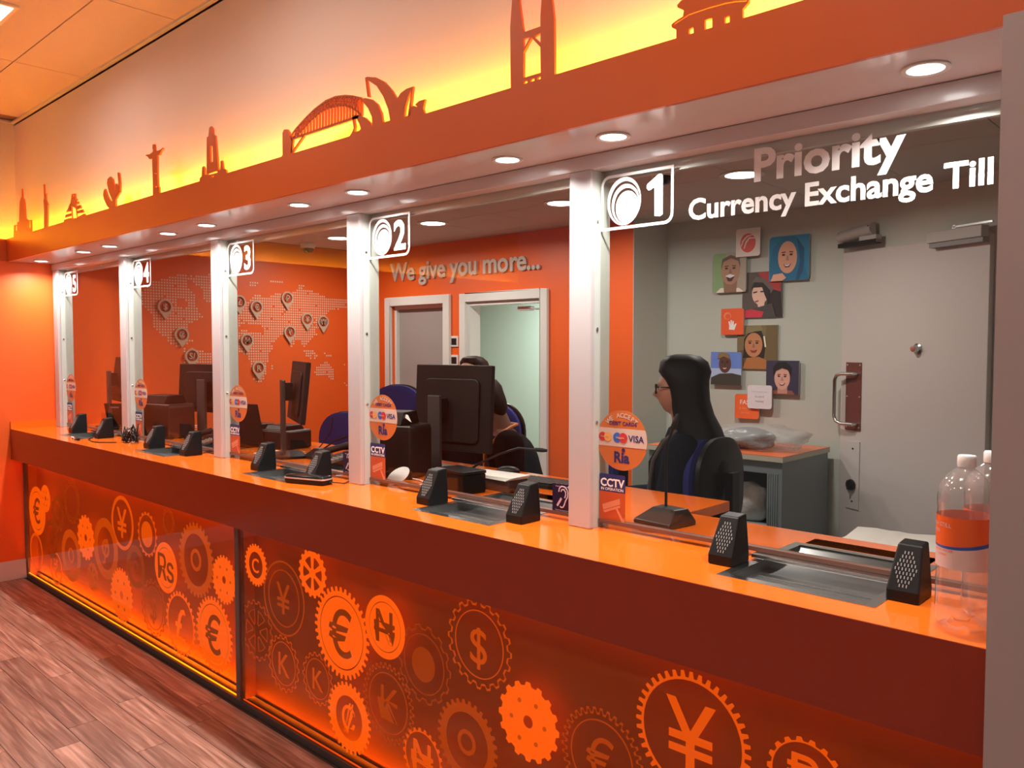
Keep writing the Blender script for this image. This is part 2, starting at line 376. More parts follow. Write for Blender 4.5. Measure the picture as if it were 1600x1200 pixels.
# ---- white security door in the slanting wall
dw=MB(M_door).box(0.0,0.98,0,2.19,0.0,0.035,angled(0.015,0.0)); d2=struct(dw.build('door_2',bevel=0.003),'white security door with a steel pull handle')
def upx(x,y):      # photo point -> (u,z) on the slanting wall
    d=ray(x,y); p0=Vector((-1.201,YT,0))+DN*0.035
    t=(p0-CAM).dot(DN)/d.dot(DN); P=CAM+d*t; return (P-p0).dot(DU), P.z
u0,zt_=upx(1323,566); u1,zb_=upx(1345,674); 
M_plate=mat('red_brown_plate',(0.16,0.045,0.035),0.35,noise=(6,0.05))
pl_=MB(M_plate).box(u0,u1,zb_,zt_,0.036,0.039,angled(0,0)).build('push_plate', d2)
scr=MB(M_alu)
for uu in (u0+0.012,u1-0.012):
    for zz in (zt_-0.015,(zt_+zb_)/2,zb_+0.02): scr.lathe([(0.005,0),(0.005,0.002)],10,angled(uu,zz,0.039))
scr.build('screw', pl_)
hu=u0-0.045; hz0,hz1=upx(1330,662)[1],upx(1330,584)[1]
MB(M_steel).tube([(u1-0.03,hz1,0.04),(u1-0.03,hz1,0.075),(u0+0.01,hz1,0.085),(hu+0.015,hz1-0.012,0.085),(hu,hz1-0.04,0.085),(hu,hz0+0.04,0.085),(hu+0.015,hz0+0.012,0.085),(u0+0.01,hz0,0.085),(u1-0.03,hz0,0.075),(u1-0.03,hz0,0.04)],0.011,12,angled(0,0)).build('pull_handle', d2, smooth=True)
u2,z2=upx(1324,688); u3,z3=upx(1342,797)
kp=MB(M_door).box(u2,u3,z3,z2,0.036,0.041,angled(0,0)).build('lock_plate', d2)
ku,kz=upx(1332,757)
MB(M_dgrey).lathe([(0.030,0),(0.034,0.008),(0.030,0.02),(0.018,0.024)],20,angled(ku,kz,0.041)).box(-0.006,0.006,-0.028,0.028,0.02,0.036,angled(ku,kz,0.041)).build('thumb_turn', kp, smooth=True)
k2=MB(M_dgrey)
for zz in (z2-0.045,z3+0.045): k2.lathe([(0.006,0),(0.006,0.002)],10,angled((u2+u3)/2,zz,0.041))
k2.build('screw', kp)
su,sz=upx(1434,545)
MB(M_steel).lathe([(0.030,0),(0.030,0.006),(0.020,0.012),(0.016,0.026),(0.020,0.03),(0.017,0.038),(0.0,0.04)],20,angled(su,sz,0.035)).build('door_viewer', d2, smooth=True)
# two overhead closers above the door
def halfround(mb,u0,z0,u1,z1,r,off,col):
    M=angled(0,0); L=Vector((u1-u0,z1-z0,0)); ang=math.atan2(z1-z0,u1-u0)
    T=M @ Matrix.Translation((u0,z0,off)) @ Matrix.Rotation(ang,4,'Z')
    loop=[(-r,0.0)]+[(r*math.cos(R(a))*1.0, r*1.25*math.sin(R(a))) for a in range(180,-1,-15)]
    mb.m(col); mb.prism([(b_,a_) for a_,b_ in loop][::-1], 0, L.length, T @ Matrix(((0,0,1,0),(0,1,0,0),(1,0,0,0),(0,0,0,1))))
ca,cz_=upx(1298,378); cb,cz2=upx(1362,372)
clz=thing('door_closer','rounded silver door closer mounted above the steel pull handle','door closer', angled((ca+cb)/2,cz_).translation)
hr=MB(M_silver); halfround(hr,0.005,cz_+0.012,cb+0.03,cz_+0.035,0.040,0.036,M_silver); hr.build('body', clz, smooth=True)
MB(M_dgrey).lathe([(0.004,0),(0.004,0.002)],8,angled(cb+0.02,cz_+0.05,0.086)).box(0.02,cb+0.075,cz_-0.055,cz_-0.03,0.036,0.085,angled(0,0)).m(M_silver).box(cb-0.05,cb+0.075,cz_-0.05,cz_-0.005,0.036,0.080,angled(0,0)).build('arm_bracket', clz)
ua,za=upx(1459,373); ub,zb2=upx(1532,352)
cl2=thing('door_closer','boxy silver door closer at the top right corner of the white door','door closer', angled((ua+ub)/2,za).translation)
MB(M_silver).box(ua,ub+0.05,za-0.03,za+0.03,0.036,0.09,angled(0,0)).build('body', cl2, bevel=0.004)
MB(M_grille).box(ua+0.01,ub+0.05,za-0.055,za-0.031,0.036,0.08,angled(0,0)).build('cover', cl2)
MB(M_steel).lathe([(0.012,0),(0.012,0.02)],12,angled(ua+0.16,za+0.038,0.06)).box(ua+0.15,ub+0.10,za+0.034,za+0.044,0.07,0.08,angled(0,0)).build('arm', cl2)

# ================================================================== LAMPS
def downlight(x,y,z,r,power,label,group,spread=150,off=0.0):
    t=thing('downlight',label,'downlight',(x,y,z-0.004),0,group)
    MB(M_frame).lathe([(r*1.32,0.0),(r*1.36,0.004),(r*1.30,0.006),(r*1.02,0.0045),(r*1.0,0.001)],28,Matrix.Translation((x,y,z))@Matrix.Scale(-1,4,(0,0,1))).build('trim_ring',t,smooth=True)
    MB(M_lens).lathe([(r,0.0),(r,0.003),(r*0.5,0.005),(0.0,0.0055)],24,Matrix.Translation((x,y,z))@Matrix.Scale(-1,4,(0,0,1))).build('lens',t,smooth=True)
    ld=bpy.data.lights.new('lamp','AREA'); ld.shape='DISK'; ld.size=r*1.6; ld.energy=power; ld.color=(1.0,0.93,0.86); ld.spread=R(spread)
    lo=bpy.data.objects.new('lamp',ld); C.objects.link(lo); lo.location=(0,0,-0.010); lo.parent=t
    return t
DLX=[0.19,-0.615,-1.02,-1.80,-2.20,-3.01,-3.43,-4.20,-4.61,-5.39]
lab=['white downlight in the soffit, nearest to the right pillar','white soffit downlight over the priority till post, right of its pair','white soffit downlight over till two, right part of the glass','white soffit downlight just right of the post between tills two and three','white soffit downlight just left of the post between tills two and three','white soffit downlight just right of the post between tills three and four','white soffit downlight just left of the post between tills three and four','white soffit downlight just right of the post between tills four and five','white soffit downlight over till five, second from the far wall','white soffit downlight closest to the far orange wall']
for x,l in zip(DLX,lab): downlight(x,0.158,ZS,0.036,P_SOFFIT,l,'soffit downlights')
for x,l in zip((-1.28,-2.484,-3.675,-4.829),('round staff ceiling light beside the word Priority','round staff ceiling light left of the post of till one','round staff ceiling light above the words We give you more','round staff ceiling light seen at the top of the till three glass')):
    downlight(x,2.18,ZC,0.085,P_STAFF,l,'staff room ceiling lights',170)
downlight(-4.4,4.0,ZC,0.085,P_BACKROOM,'round ceiling light in the pale green back room','staff room ceiling lights',170)
k=0
for yy in (-0.68,-2.5):
    for xx in (-3.80,-2.0,-0.2,1.6):
        t=thing('ceiling_light',['square white panel light in the lobby ceiling, cut by the top left corner','lobby ceiling panel light above the arch bridge cut-out','lobby ceiling panel light above the twin tower cut-out','lobby ceiling panel light above the right pillar','rear-row lobby panel light nearest the far orange wall','rear-row lobby panel light second from the far wall','rear-row lobby panel light left of the viewer','rear-row lobby panel light right of the viewer'][k],'ceiling light',(xx,yy,ZUP-0.012),0,'lobby ceiling panel lights')
        MB(M_frame).box(xx-0.31,xx+0.31,yy-0.20,yy+0.20,ZUP-0.012,ZUP-0.001).build('frame',t)
        MB(emis('panel_lens',(1.0,0.90,0.80),5.0)).box(xx-0.29,xx+0.29,yy-0.18,yy+0.18,ZUP-0.014,ZUP-0.012).build('diffuser',t)
        ld=bpy.data.lights.new('lamp','AREA'); ld.shape='RECTANGLE'; ld.size=0.26; ld.size_y=0.22; ld.energy=P_ROOM; ld.color=(1.0,0.78,0.66); ld.spread=R(165)
        lo=bpy.data.objects.new('lamp',ld); C.objects.link(lo); lo.parent=t; lo.location=(0,0,-0.006); k+=1

# ================================================================== SKYLINE FASCIA
tr2=struct(MB(M_fascia).box(XW-0.012,XW-0.0005,-4.59,YF+0.012,ZS+0.0005,ZT).build('trim_2'),'orange fascia board returning along the far wall')
MB(M_led).add([(XW-0.013,-4.55,2.300),(XW-0.013,0.0,2.300),(XW-0.013,0.0,2.335),(XW-0.013,-4.55,2.335)],[(0,1,2,3)]).build('led_strip', tr2)
XF1=2.2
sk=thing('skyline_fascia','orange fascia board with cut-out city skyline, lit from behind','fascia',((XW+XF1)/2,YF,ZS))
MB(M_fascia).box(XW,XF1,YF,YF+0.012,ZS-0.003,ZT).build('fascia_board', sk)
MB(M_led).add([(XW,YF+0.013,2.300),(XF1,YF+0.013,2.300),(XF1,YF+0.013,2.335),(XW,YF+0.013,2.335)],[(0,1,2,3)]).build('led_strip', sk)
def sil(name, loops, holes=(), label=None):
    def L(lp): return [(lambda p:(p.x,p.z))(aty(px,py,YF)) for px,py in lp]
    mb=MB(M_fascia); 
    for lp in loops: pass
    mb.shape([L(l) for l in loops]+[L(h) for h in holes],0.008,front(0,0,YF+0.006))
    o=mb.build(name,sk)
    if label: o['label']=label
    return o
def sc_(pts,ox,oy,k): return [(ox+x/k,oy+y/k) for x,y in pts]
# crop (0,270) x10
s=lambda P: sc_(P,0,270,10)
sil('tower_silhouette',[s([(205,1040),(212,820),(262,810),(262,775),(290,760),(300,470),(315,400),(330,380),(335,245),(345,380),(365,420),(378,480),(392,710),(430,740),(478,735),(485,940),(440,960)])],[s([(225,830),(258,825),(258,900),(225,930)]),s([(440,755),(468,750),(468,860),(440,880)])])
sil('statue_silhouette',[s([(678,895),(682,600),(672,430),(682,400),(672,185),(682,178),(692,340),(715,318),(712,420),(742,500),(738,520),(734,600),(736,875)])])
st=[s([(985,805),(990,735),(1050,715),(1110,700),(1130,740),(1180,730),(1200,690),(1310,635),(1335,695)]),s([(1005,700),(1020,655),(1105,630),(1108,675)]),s([(1025,615),(1042,575),(1108,555),(1108,600)]),s([(1050,570),(1070,520),(1108,510),(1108,545)]),s([(1065,525),(1085,480),(1108,470),(1108,500)]),s([(1095,460),(1105,395),(1112,330),(1165,322),(1170,390),(1178,560),(1190,690),(1120,720),(1110,600)]),s([(1190,640),(1190,600),(1280,570),(1295,620)]),s([(1185,580),(1185,520),(1240,500),(1255,550)]),s([(1178,500),(1176,460),(1210,445),(1218,480)]),s([(1174,440),(1172,410),(1185,400),(1192,430)])]
sil('stepped_pyramid_silhouette',st,[s([(1122,345),(1152,340),(1152,370),(1122,375)])])
# crop (150,190) x7.27
s=lambda P: sc_(P,150,190,7.27)
sil('cactus_silhouette',[s([(190,1000),(190,960),(150,990),(120,960),(85,880),(75,830),(85,775),(100,762),(112,800),(130,850),(160,900),(180,900),(140,800),(118,700),(125,650),(155,622),(185,650),(200,740),(212,860),(208,720),(225,700),(245,720),(252,740),(240,600),(240,575),(258,580),(270,700),(268,800),(220,880),(218,985)])])
sil('statue_with_open_arms_silhouette',[s([(640,870),(640,700),(632,420),(600,425),(580,395),(558,388),(565,375),(600,372),(635,345),(642,330),(635,300),(640,258),(660,255),(665,300),(664,325),(700,330),(730,315),(750,295),(762,305),(735,335),(718,378),(690,385),(692,600),(700,735),(712,740),(716,845)])],[s([(655,575),(685,590),(680,597),(655,585)]),s([(668,735),(688,730),(688,745),(668,750)])])
sil('monument_silhouette',[s([(1168,720),(1172,640),(1195,620),(1200,520),(1214,505),(1228,530),(1230,600),(1250,600),(1252,180),(1270,165),(1280,70),(1300,50),(1320,75),(1325,140),(1350,160),(1385,550),(1405,545),(1408,450),(1425,440),(1440,530),(1470,545),(1480,625)])],[s([(1290,280),(1318,275),(1322,455),(1296,462)]),s([(1265,592),(1372,560),(1372,578),(1265,606)]),s([(1308,620),(1330,612),(1330,655),(1312,662)])])
# crop (430,110) x6.667
s=lambda P: sc_(P,430,110,6.667)
arch_o=[(150,690),(210,610),(300,510),(400,410),(520,320),(620,278),(720,266),(800,272),(890,292)]
arch_i=[(890,470),(850,425),(790,385),(720,365),(650,365),(560,385),(460,440),(360,530),(280,620),(175,700)]
br=[s([(30,935),(70,880),(70,650),(85,615),(120,612),(140,640),(145,680),(160,690),(175,720),(172,860),(215,895),(765,735),(765,935)])]
sil('bridge_tower_silhouette',br)
# the arch: outer and inner chord, deck, hangers and lattice
bb=MB(M_fascia)
def bar(p,q_,w): 
    a=aty(*s([p])[0],YF); b=aty(*s([q_])[0],YF); d=(b-a); L=d.length; ang=math.atan2(d.z,d.x)
    bb.box(0,L,-w/2,w/2,-0.004,0.004,front(a.x,a.z,YF+0.006)@Matrix.Rotation(ang,4,'Z'))
W=0.0062
for a,b in zip(arch_o,arch_o[1:]): bar(a,b,W*1.5)
for a,b in zip(arch_i,arch_i[1:]): bar(a,b,W)
bar((160,715),(860,480),W*1.6); bar((175,720),(160,860),W); bar((170,850),(290,680),W*1.2)
bar((890,292),(890,470),W)
import bisect
def yat(P,x):
    P=sorted(P)
    for a,b in zip(P,P[1:]):
        if a[0]<=x<=b[0]: return a[1]+(b[1]-a[1])*(x-a[0])/(b[0]-a[0])
    return P[-1][1]
px_=None
for i in range(22):
    x=200+i*31.5; 
    if x>880: break
    deck=715+(x-160)*(480-715)/700
    yi=yat(arch_i,x); yo=yat(arch_o,x)
    if yi<deck: bar((x,yi),(x,deck),W*0.8)
    bar((x,yo),(x,yi),W*0.55)
    if px_: bar((px_[0],px_[1]),(x,yi),W*0.55); bar((px_[0],px_[2]),(x,yo),W*0.45)
    px_=(x,yo,yi)
bb.build('arch_bridge_silhouette',sk)
oh=[s([(740,935),(770,730),(765,690),(790,650),(812,600),(800,525),(800,470),(850,462),(930,490),(985,540),(1008,585),(1000,480),(960,390),(885,300),(930,285),(1000,300),(1060,350),(1100,440),(1118,540),(1190,520),(1170,400),(1120,270),(1050,160),(950,95),(975,275),(955,275),(930,75),(950,65),(1040,70),(1130,115),(1210,205),(1262,295),(1300,235),(1360,190),(1430,165),(1400,455),(1385,475),(1410,380),(1435,365),(1475,380),(1452,355),(1490,318),(1555,298),(1535,400),(1555,450),(1560,495),(1600,485),(1600,935)])]
sil('opera_house_silhouette',oh,[s([(815,505),(845,505),(870,555),(885,605),(870,625),(822,640),(828,580)]),s([(1340,480),(1350,380),(1380,270),(1412,195),(1395,330),(1375,470)])])
# crop (780,0) x8.575 ; the towers go on above the frame
s=lambda P: sc_(P,780,0,8.575)
sil('twin_towers_silhouette',[s([(148,1240),(140,370),(150,220),(165,0),(180,-220),(200,-420),(212,-620),(225,-420),(245,-220),(268,60),(300,300),(318,430),(545,350),(545,210),(560,0),(580,-240),(605,-470),(622,-680),(640,-470),(672,-240),(700,0),(728,250),(735,1060)])],[s([(315,520),(400,500),(318,660)]),s([(425,500),(545,630),(548,970),(318,1040),(318,700)]),s([(455,490),(545,440),(545,570)]),s([(318,1095),(370,1080),(370,1140),(318,1158)]),s([(408,1065),(465,1050),(462,1110),(410,1130)]),s([(500,1040),(550,1022),(550,1080),(500,1100)])])
# crop (1040,0) x6.667
s=lambda P: sc_(P,1040,0,6.667)
sil('round_temple_silhouette',[s([(105,430),(105,305),(60,285),(55,255),(75,235),(130,195),(175,170),(185,110),(175,98),(120,75),(115,50),(150,10),(200,-30),(230,-90),(200,-110),(260,-170),(340,-240),(420,-300),(470,-380),(500,-320),(600,-320),(700,-300),(740,-250),(700,-220),(760,-130),(800,-110),(790,-80),(860,-10),(855,25),(795,95),(798,210)])],[s([(235,300),(285,282),(288,370),(235,388)]),s([(400,205),(480,185),(480,310),(402,335)]),s([(608,180),(662,162),(662,250),(610,270)]),s([(70,250),(240,143),(440,75),(620,25),(720,8),(840,0),(840,12),(720,20),(620,38),(440,88),(240,156),(75,262)])])

# ================================================================== COUNTER
XC1=1.0
ct=thing('service_counter','long orange service counter with back-lit coin panels','counter',((XW+XC1)/2,0.3,0))
def plate_holes(mb,xs0,xs1,y0,y1,z0,z1,holes):
    xs=sorted({xs0,xs1,*[h[0] for h in holes],*[h[1] for h in holes]}); ys=sorted({y0,y1,*[h[2] for h in holes],*[h[3] for h in holes]})
    for a,b in zip(xs,xs[1:]):
        for c,d in zip(ys,ys[1:]):
            if any(h[0]<=a+1e-6 and b<=h[1]+1e-6 and h[2]<=c+1e-6 and d<=h[3]+1e-6 for h in holes): continue
            mb.box(a,b,c,d,z0,z1)
TRX=[-0.25-i*PITCHX for i in range(5)]; TRW=0.375; TY0,TY1=0.108,0.56
holes=[(x,x+TRW,TY0,TY1) for x in TRX]
top=MB(M_lam); plate_holes(top,XW,XC1,0.0035,0.715,H-0.035,H,holes)
top.prism([(XW,0.715),(-0.70,0.715),(-0.70,0.73),(-0.70,1.005),(XW,1.005)],H-0.035,H)
top.build('worktop',ct)
MB(M_apron).box(XW,XC1,0.0,0.003,ZA,H-0.0004).box(XW,XC1,0.003,0.02,ZA,H-0.0352).build('apron',ct)
MB(M_lam).box(XW+0.0005,XW+0.017,0.0,YP+0.06,H,H+0.05).build('upstand',ct)
MB(M_orange).box(XW,XC1,0.20,0.24,ZB,H-0.036).box(XW,XC1,0.02,0.24,ZA,ZA+0.02).build('carcass',ct)
MB(mat('plinth_grey',(0.06,0.05,0.05),0.5,noise=(4,0.05))).box(XW,XC1,YR-0.004,0.100,0.0,ZB).box(XW,XC1,0.140,0.20,0.0,ZB).build('plinth',ct)
M_strip=mat('grey_divider',(0.12,0.09,0.09),0.35,noise=(4,0.05))
for xx in (XW+0.004,-2.623,0.40): MB(M_strip).box(xx,xx+0.034 if xx>-5 else xx+0.012,YR-0.006,YR+0.02,ZB,ZA).build('divider_strip',ct)
# backlit panels: tinted acrylic sheet, glowing motifs behind it, led strips and a back board inside the box
M_acr=glass_mat('orange_acrylic',(0.97,0.80,0.70),1.45,0.04,1.0)
M_back=mat('panel_back_board',(0.36,0.14,0.014),0.7,noise=(1.5,0.06))
def motif_mat(lv):
    b={3:0.90,2.5:0.66,2:0.46,1.5:0.34,1:0.27,0.5:0.20}[lv]; return emis('lit_motif_%g'%lv,(1.0,0.15,0.003),b*1.25)
def gear_loop(R_,n,d,k=1.0):
    out=[]
    for i in range(n):
        a=2*math.pi*i/n; w=2*math.pi/n
        for da,rr in ((-0.30,R_-d),(-0.17,R_),(0.17,R_),(0.30,R_-d)): out.append((rr*k*math.cos(a+da*w),rr*k*math.sin(a+da*w)))
    return out
def motif(panel,cx,cy,ry,kind,lv,sym='',teeth=0):
    Yp=0.098+0.004*random.random()
    c=aty(cx,cy,Yp); r=abs(aty(cx,cy-ry,Yp).z-aty(cx,cy+ry,Yp).z)/2
    if c.x+r>XC1: return
    c.x=max(c.x,XW+0.02+r); M=front(c.x,c.z,Yp); me_=motif_mat(lv); mb=MB(me_); d=0.0015
    zmax=ZA+0.02; 
    outer=gear_loop(r,teeth,r*0.10) if teeth else circ(0,0,r,n=40)
    if kind=='disc':
        mb.shape([outer,circ(0,0,r*0.16,n=16)],d,M)
        for k_ in range(6): a=k_*math.pi/3; mb.m(motif_mat(2)).shape([circ(r*0.55*math.cos(a),r*0.55*math.sin(a),r*0.06,n=10)],d,front(c.x,c.z,Yp-0.002)); 
    elif kind=='coin':      # bright coin with a darker symbol
        mb.shape([outer,circ(0,0,r*0.80,n=40),circ(0,0,r*0.77,n=40)] ,d,M)
        mb.m(motif_mat(0.5)).text(sym,r*1.40,front(c.x,c.z-r*0.50,Yp-0.002),d,0.006)
    elif kind=='inset':     # bright rim, darker field, bright symbol
        mb.shape([outer,circ(0,0,r*0.62,n=40)],d,M); mb.m(me_).text(sym,r*0.95,front(c.x,c.z-r*0.34,Yp-0.002),d,0.006)
    elif kind=='ring':
        mb.shape([outer,circ(0,0,r*0.86,n=40)],d,M); mb.m(me_).text(sym,r*1.5,front(c.x,c.z-r*0.54,Yp-0.002),d,0.006)
    elif kind=='line':      # only outlines
        inner=[(x*0.955,y*0.955) for x,y in outer]
        mb.shape([outer,inner],d,M); mb.shape([circ(0,0,r*0.76,n=40),circ(0,0,r*0.735,n=40)],d,M)
        if sym:
            mb.text(sym,r*1.15,front(c.x,c.z-r*0.42,Yp-0.002),d,0.0)
    elif kind=='wheel':
        hs=[]
        for k_ in range(6):
            a=k_*math.pi/3; w=0.36; ri,ro=r*0.22,r*0.68
            hs.append([(ro*math.cos(a+t),ro*math.sin(a+t)) for t in (-w,-w/2,0,w/2,w)]+[(ri*math.cos(a+0.2),ri*math.sin(a+0.2)),(ri*math.cos(a-0.2),ri*math.sin(a-0.2))])
        if lv>=2: mb.shape([outer]+hs,d,M)
        else:
            mb.shape([outer,[(x*0.95,y*0.95) for x,y in outer]],d,M)
            for h in hs: gx=sum(p[0] for p in h)/len(h); gy=sum(p[1] for p in h)/len(h); mb.shape([h,[(gx+(x-gx)*0.86,gy+(y-gy)*0.86) for x,y in h]],d,M)
    elif kind=='bulls':     # concentric faint coin
        mb.shape([outer,circ(0,0,r*0.70,n=40)],d,M); mb.m(me_).shape([circ(0,0,r*0.30,n=24),circ(0,0,r*0.20,n=24)],d,M)
        if sym: mb.m(me_).text(sym,r*0.9,front(c.x,c.z-r*0.33,Yp-0.002),d,0.01)
    o=mb.build('coin_motif' if not teeth else 'gear_motif',panel); return o
PAN=[]
for i,(a,b) in enumerate(((XW+0.016,-2.623),(-2.589,0.40),(0.434,XC1))):
    sh=MB(M_acr).box(a,b,YR,YR+0.008,ZB+0.002,ZA-0.002).build('lit_panel',ct)
    sh['label']='orange back-lit acrylic panel '+('beside the far wall' if i==0 else 'in the middle of the counter' if i==1 else 'behind the pillar')
    MB(M_back).box(a-0.02,b+0.0165,0.150,0.156,ZB,ZA).box(a-0.004,a,YR+0.0205,0.150,ZB,ZA).build('back_board',sh)
    MB(emis('panel_led_low_%d'%i,(1.0,0.20,0.003),(120.0,50.0,50.0)[i])).add([(a,0.101,0.003),(b,0.101,0.003),(b,0.112,0.003),(a,0.112,0.003)],[(0,1,2,3)]).build('led_strip',sh)
    MB(emis('panel_edge_light_%d'%i,((1.0,0.27,0.004),(1.0,0.12,0.003),(1.0,0.12,0.003))[i],(5.0,1.0,1.0)[i])).box(a,b,YR+0.010,YR+0.014,ZB+0.001,ZB+0.005).build('edge_light',sh)
    MB(emis('panel_led_high_%d'%i,(1.0,0.16,0.003),(20.0,7.0,7.0)[i])).box(a,b,YR+0.012,YR+0.018,ZA-0.010,ZA-0.006).build('led_strip',sh)
    PAN.append(sh)
Lp,Rp=PAN[0],PAN[1]
for a in ((53,796,37,'coin',3,'€',0),(71,779,21,'disc',3,'',0),(56,862,29,'ring',2.5,'',0),(88,888,25,'ring',2.5,'₹',0),(111,868,40,'bulls',2,'',0),(134,840,35,'disc',3,'',16),(165,857,47,'bulls',2,'ƒ',0),(191,817,42,'ring',2.5,'¥',0),(145,901,22,'wheel',2,'',14),(190,930,42,'disc',3,'',26),(230,835,35,'ring',2.5,'●',18),(212,886,33,'bulls',1,'',0),(240,950,44,'line',1.5,'$',18),(259,887,39,'coin',3,'₨',0),(263,815,21,'line',1.5,'',14),(306,875,58,'bulls',2,'',30),(350,906,38,'disc',3,'',24),(282,975,50,'ring',3,'£',28),(334,991,58,'coin',3,'€',34),(112,784,34,'line',1,'',16),(90,802,28,'bulls',0.5,'',12),(80,842,30,'bulls',0.5,'',12)):
    motif(Lp,*a)
for a in ((399.6,883,33,'inset',3,'C',24),(488,896,38,'wheel',3,'',18),(443,935,58,'line',1.5,'¥',0),(401,985,47,'wheel',1.5,'',18),(443,1037,44,'line',2,'K',18),(496,1061,41,'line',2,'K',18),(533,989,71,'coin',3,'€',36),(601,980,49,'coin',3,'₦',0),(545,1122,55,'inset',3,'₡',30),(606,1099,62,'line',1.5,'₭',34),(662,1038,62,'line',1,'●',14),(748,1007,70,'line',2,'$',20),(660,1185,46,'ring',2.5,'₦',22),(729,1160,66,'bulls',1.5,'',30),(825,1128,62,'disc',3,'',16),(939,1185,78,'line',1.5,'€',36),(1079,1150,100,'ring',2.5,'¥',40),(1258,1215,62,'ring',2.5,'₱',18)):
    motif(Rp,*a)

# ================================================================== TRAYS, POSTS, GLASS
names=['one','two','three','four','five']
for i,x in enumerate(TRX):
    t=thing('cash_tray',f'sunken stainless steel cash tray of till {names[i]}, between its two black speech speakers','tray',(x+TRW/2,0.3,H-0.03),0,'cash trays in the counter')
    fr=MB(M_steel); a,b=x+0.0005,x+TRW-0.0005; w=0.022; z1=H+0.0015
    fr.box(a-0.004,b+0.004,TY0-0.004,TY0+w,H+0.0002,z1).box(a-0.004,b+0.004,TY1-w,TY1+0.004,H+0.0002,z1).box(a-0.004,a+w,TY0+w,TY1-w,H+0.0002,z1).box(b-w,b+0.004,TY0+w,TY1-w,H+0.0002,z1)
    fr.build('frame',t)
    ds=MB(M_steeld); secs=[]
    n=14; yy=[TY0+w-0.002+(TY1-2*w+0.004)*k_/n for k_ in range(n+1)]
    def zz(y_): u=(y_-TY0-w)/(TY1-TY0-2*w); return H-0.030*max(0,math.sin(math.pi*min(max(u,0),1)))**0.55
    v=[];f=[]
    for y_ in yy:
        v+= [(a+w-0.002,y_,zz(y_)),(b-w+0.002,y_,zz(y_))]
    for k_ in range(n): f.append((2*k_,2*k_+1,2*k_+3,2*k_+2))
    ds.add(v,f)
    for k_ in range(n): # end cheeks
        for e,xx in ((0,a+w-0.002),(1,b-w+0.002)):
            ds.add([(xx,yy[k_],zz(yy[k_])),(xx,yy[k_+1],zz(yy[k_+1])),(xx,yy[k_+1],H),(xx,yy[k_],H)],[(0,1,2,3)])
    ds.build('dish',t,smooth=True)
    MB(M_steel).box(a+w+0.01,b-w-0.01,0.19,0.194,H-0.024,H-0.020).box(a+w+0.01,b-w-0.01,0.245,0.249,H-0.027,H-0.023).build('ridge',t)
    MB(M_steel).box(a-0.01,b+0.01,YG-0.035,YG+0.006,H+0.004,H+0.016).build('bridge_bar',t,bevel=0.003)
for i,x in enumerate(XS+[]):
    lab=['white post between tills one and two, widest in view','white post between tills two and three','white post between tills three and four','white post between tills four and five','white post against the far orange wall'][i]
    t=thing('screen_post',lab,'post',(x+POSTW/2,YP+0.02,H+0.0005),0,'posts of the glass screen')
    MB(M_post).box(x,x+POSTW,YP,YP+0.02,H+0.0005,ZG-0.0005).build('cover',t,bevel=0.003)
    MB(M_chan).box(x+0.004,x+POSTW-0.002,YP+0.0205,YG+0.05,H+0.0005,ZG-0.0005).build('channel',t)
    for zc in (H+0.33,H+0.62,H+0.95):
        MB(M_steel).lathe([(0.006,0),(0.006,0.002),(0.003,0.0035)],10,facex(YG-0.014,zc,x+POSTW-0.002)).build('screw',t)
t=thing('screen_post','white post half hidden behind the right pillar','post',(0.33,YP+0.02,H+0.0005),0,'posts of the glass screen')
MB(M_post).box(0.305,0.365,YP,YP+0.02,H+0.0005,ZG-0.0005).build('cover',t); MB(M_chan).box(0.3055,0.363,YP+0.0205,YG+0.013,H+0.0005,ZG-0.0005).build('channel',t)

M_stk=mat('sticker_orange',s2l((188,104,48)),0.45,noise=(8,0.02)); M_stkw=mat('sticker_white',s2l((198,176,164)),0.45,noise=(8,0.02)); M_purple=mat('purple_ink',(0.05,0.008,0.10),0.5,noise=(8,0.02))
M_navy=mat('navy_vinyl',(0.020,0.022,0.13),0.5,noise=(8,0.02)); M_red=mat('red_ink',(0.50,0.03,0.03),0.5,noise=(8,0.02)); M_yel=mat('amber_ink',(0.75,0.36,0.08),0.5,noise=(8,0.02)); M_bl=mat('blue_ink',(0.04,0.13,0.50),0.5,noise=(8,0.02)); M_cctv=mat('cctv_orange',s2l((178,78,34)),0.45,noise=(8,0.02)); M_cam=mat('cctv_camera_print',s2l((205,135,100)),0.45,noise=(8,0.02)); M_plum=mat('plum_vinyl',(0.018,0.006,0.035),0.4,noise=(8,0.02)); M_lil=mat('lilac_ink',(0.62,0.50,0.60),0.5,noise=(8,0.02))
def arc_text(mb,t,r,size,cx,cz,y,span,weight=0.0):
    n=len(t)
    for k_,ch in enumerate(t):
        if ch==' ': continue
        a=R(90+span/2-span*k_/(n-1)); M=front(cx+r*math.cos(a),cz+r*math.sin(a),y)@Matrix.Rotation(a-math.pi/2,4,'Z'); mb.text(ch,size,M,0.0004,weight)
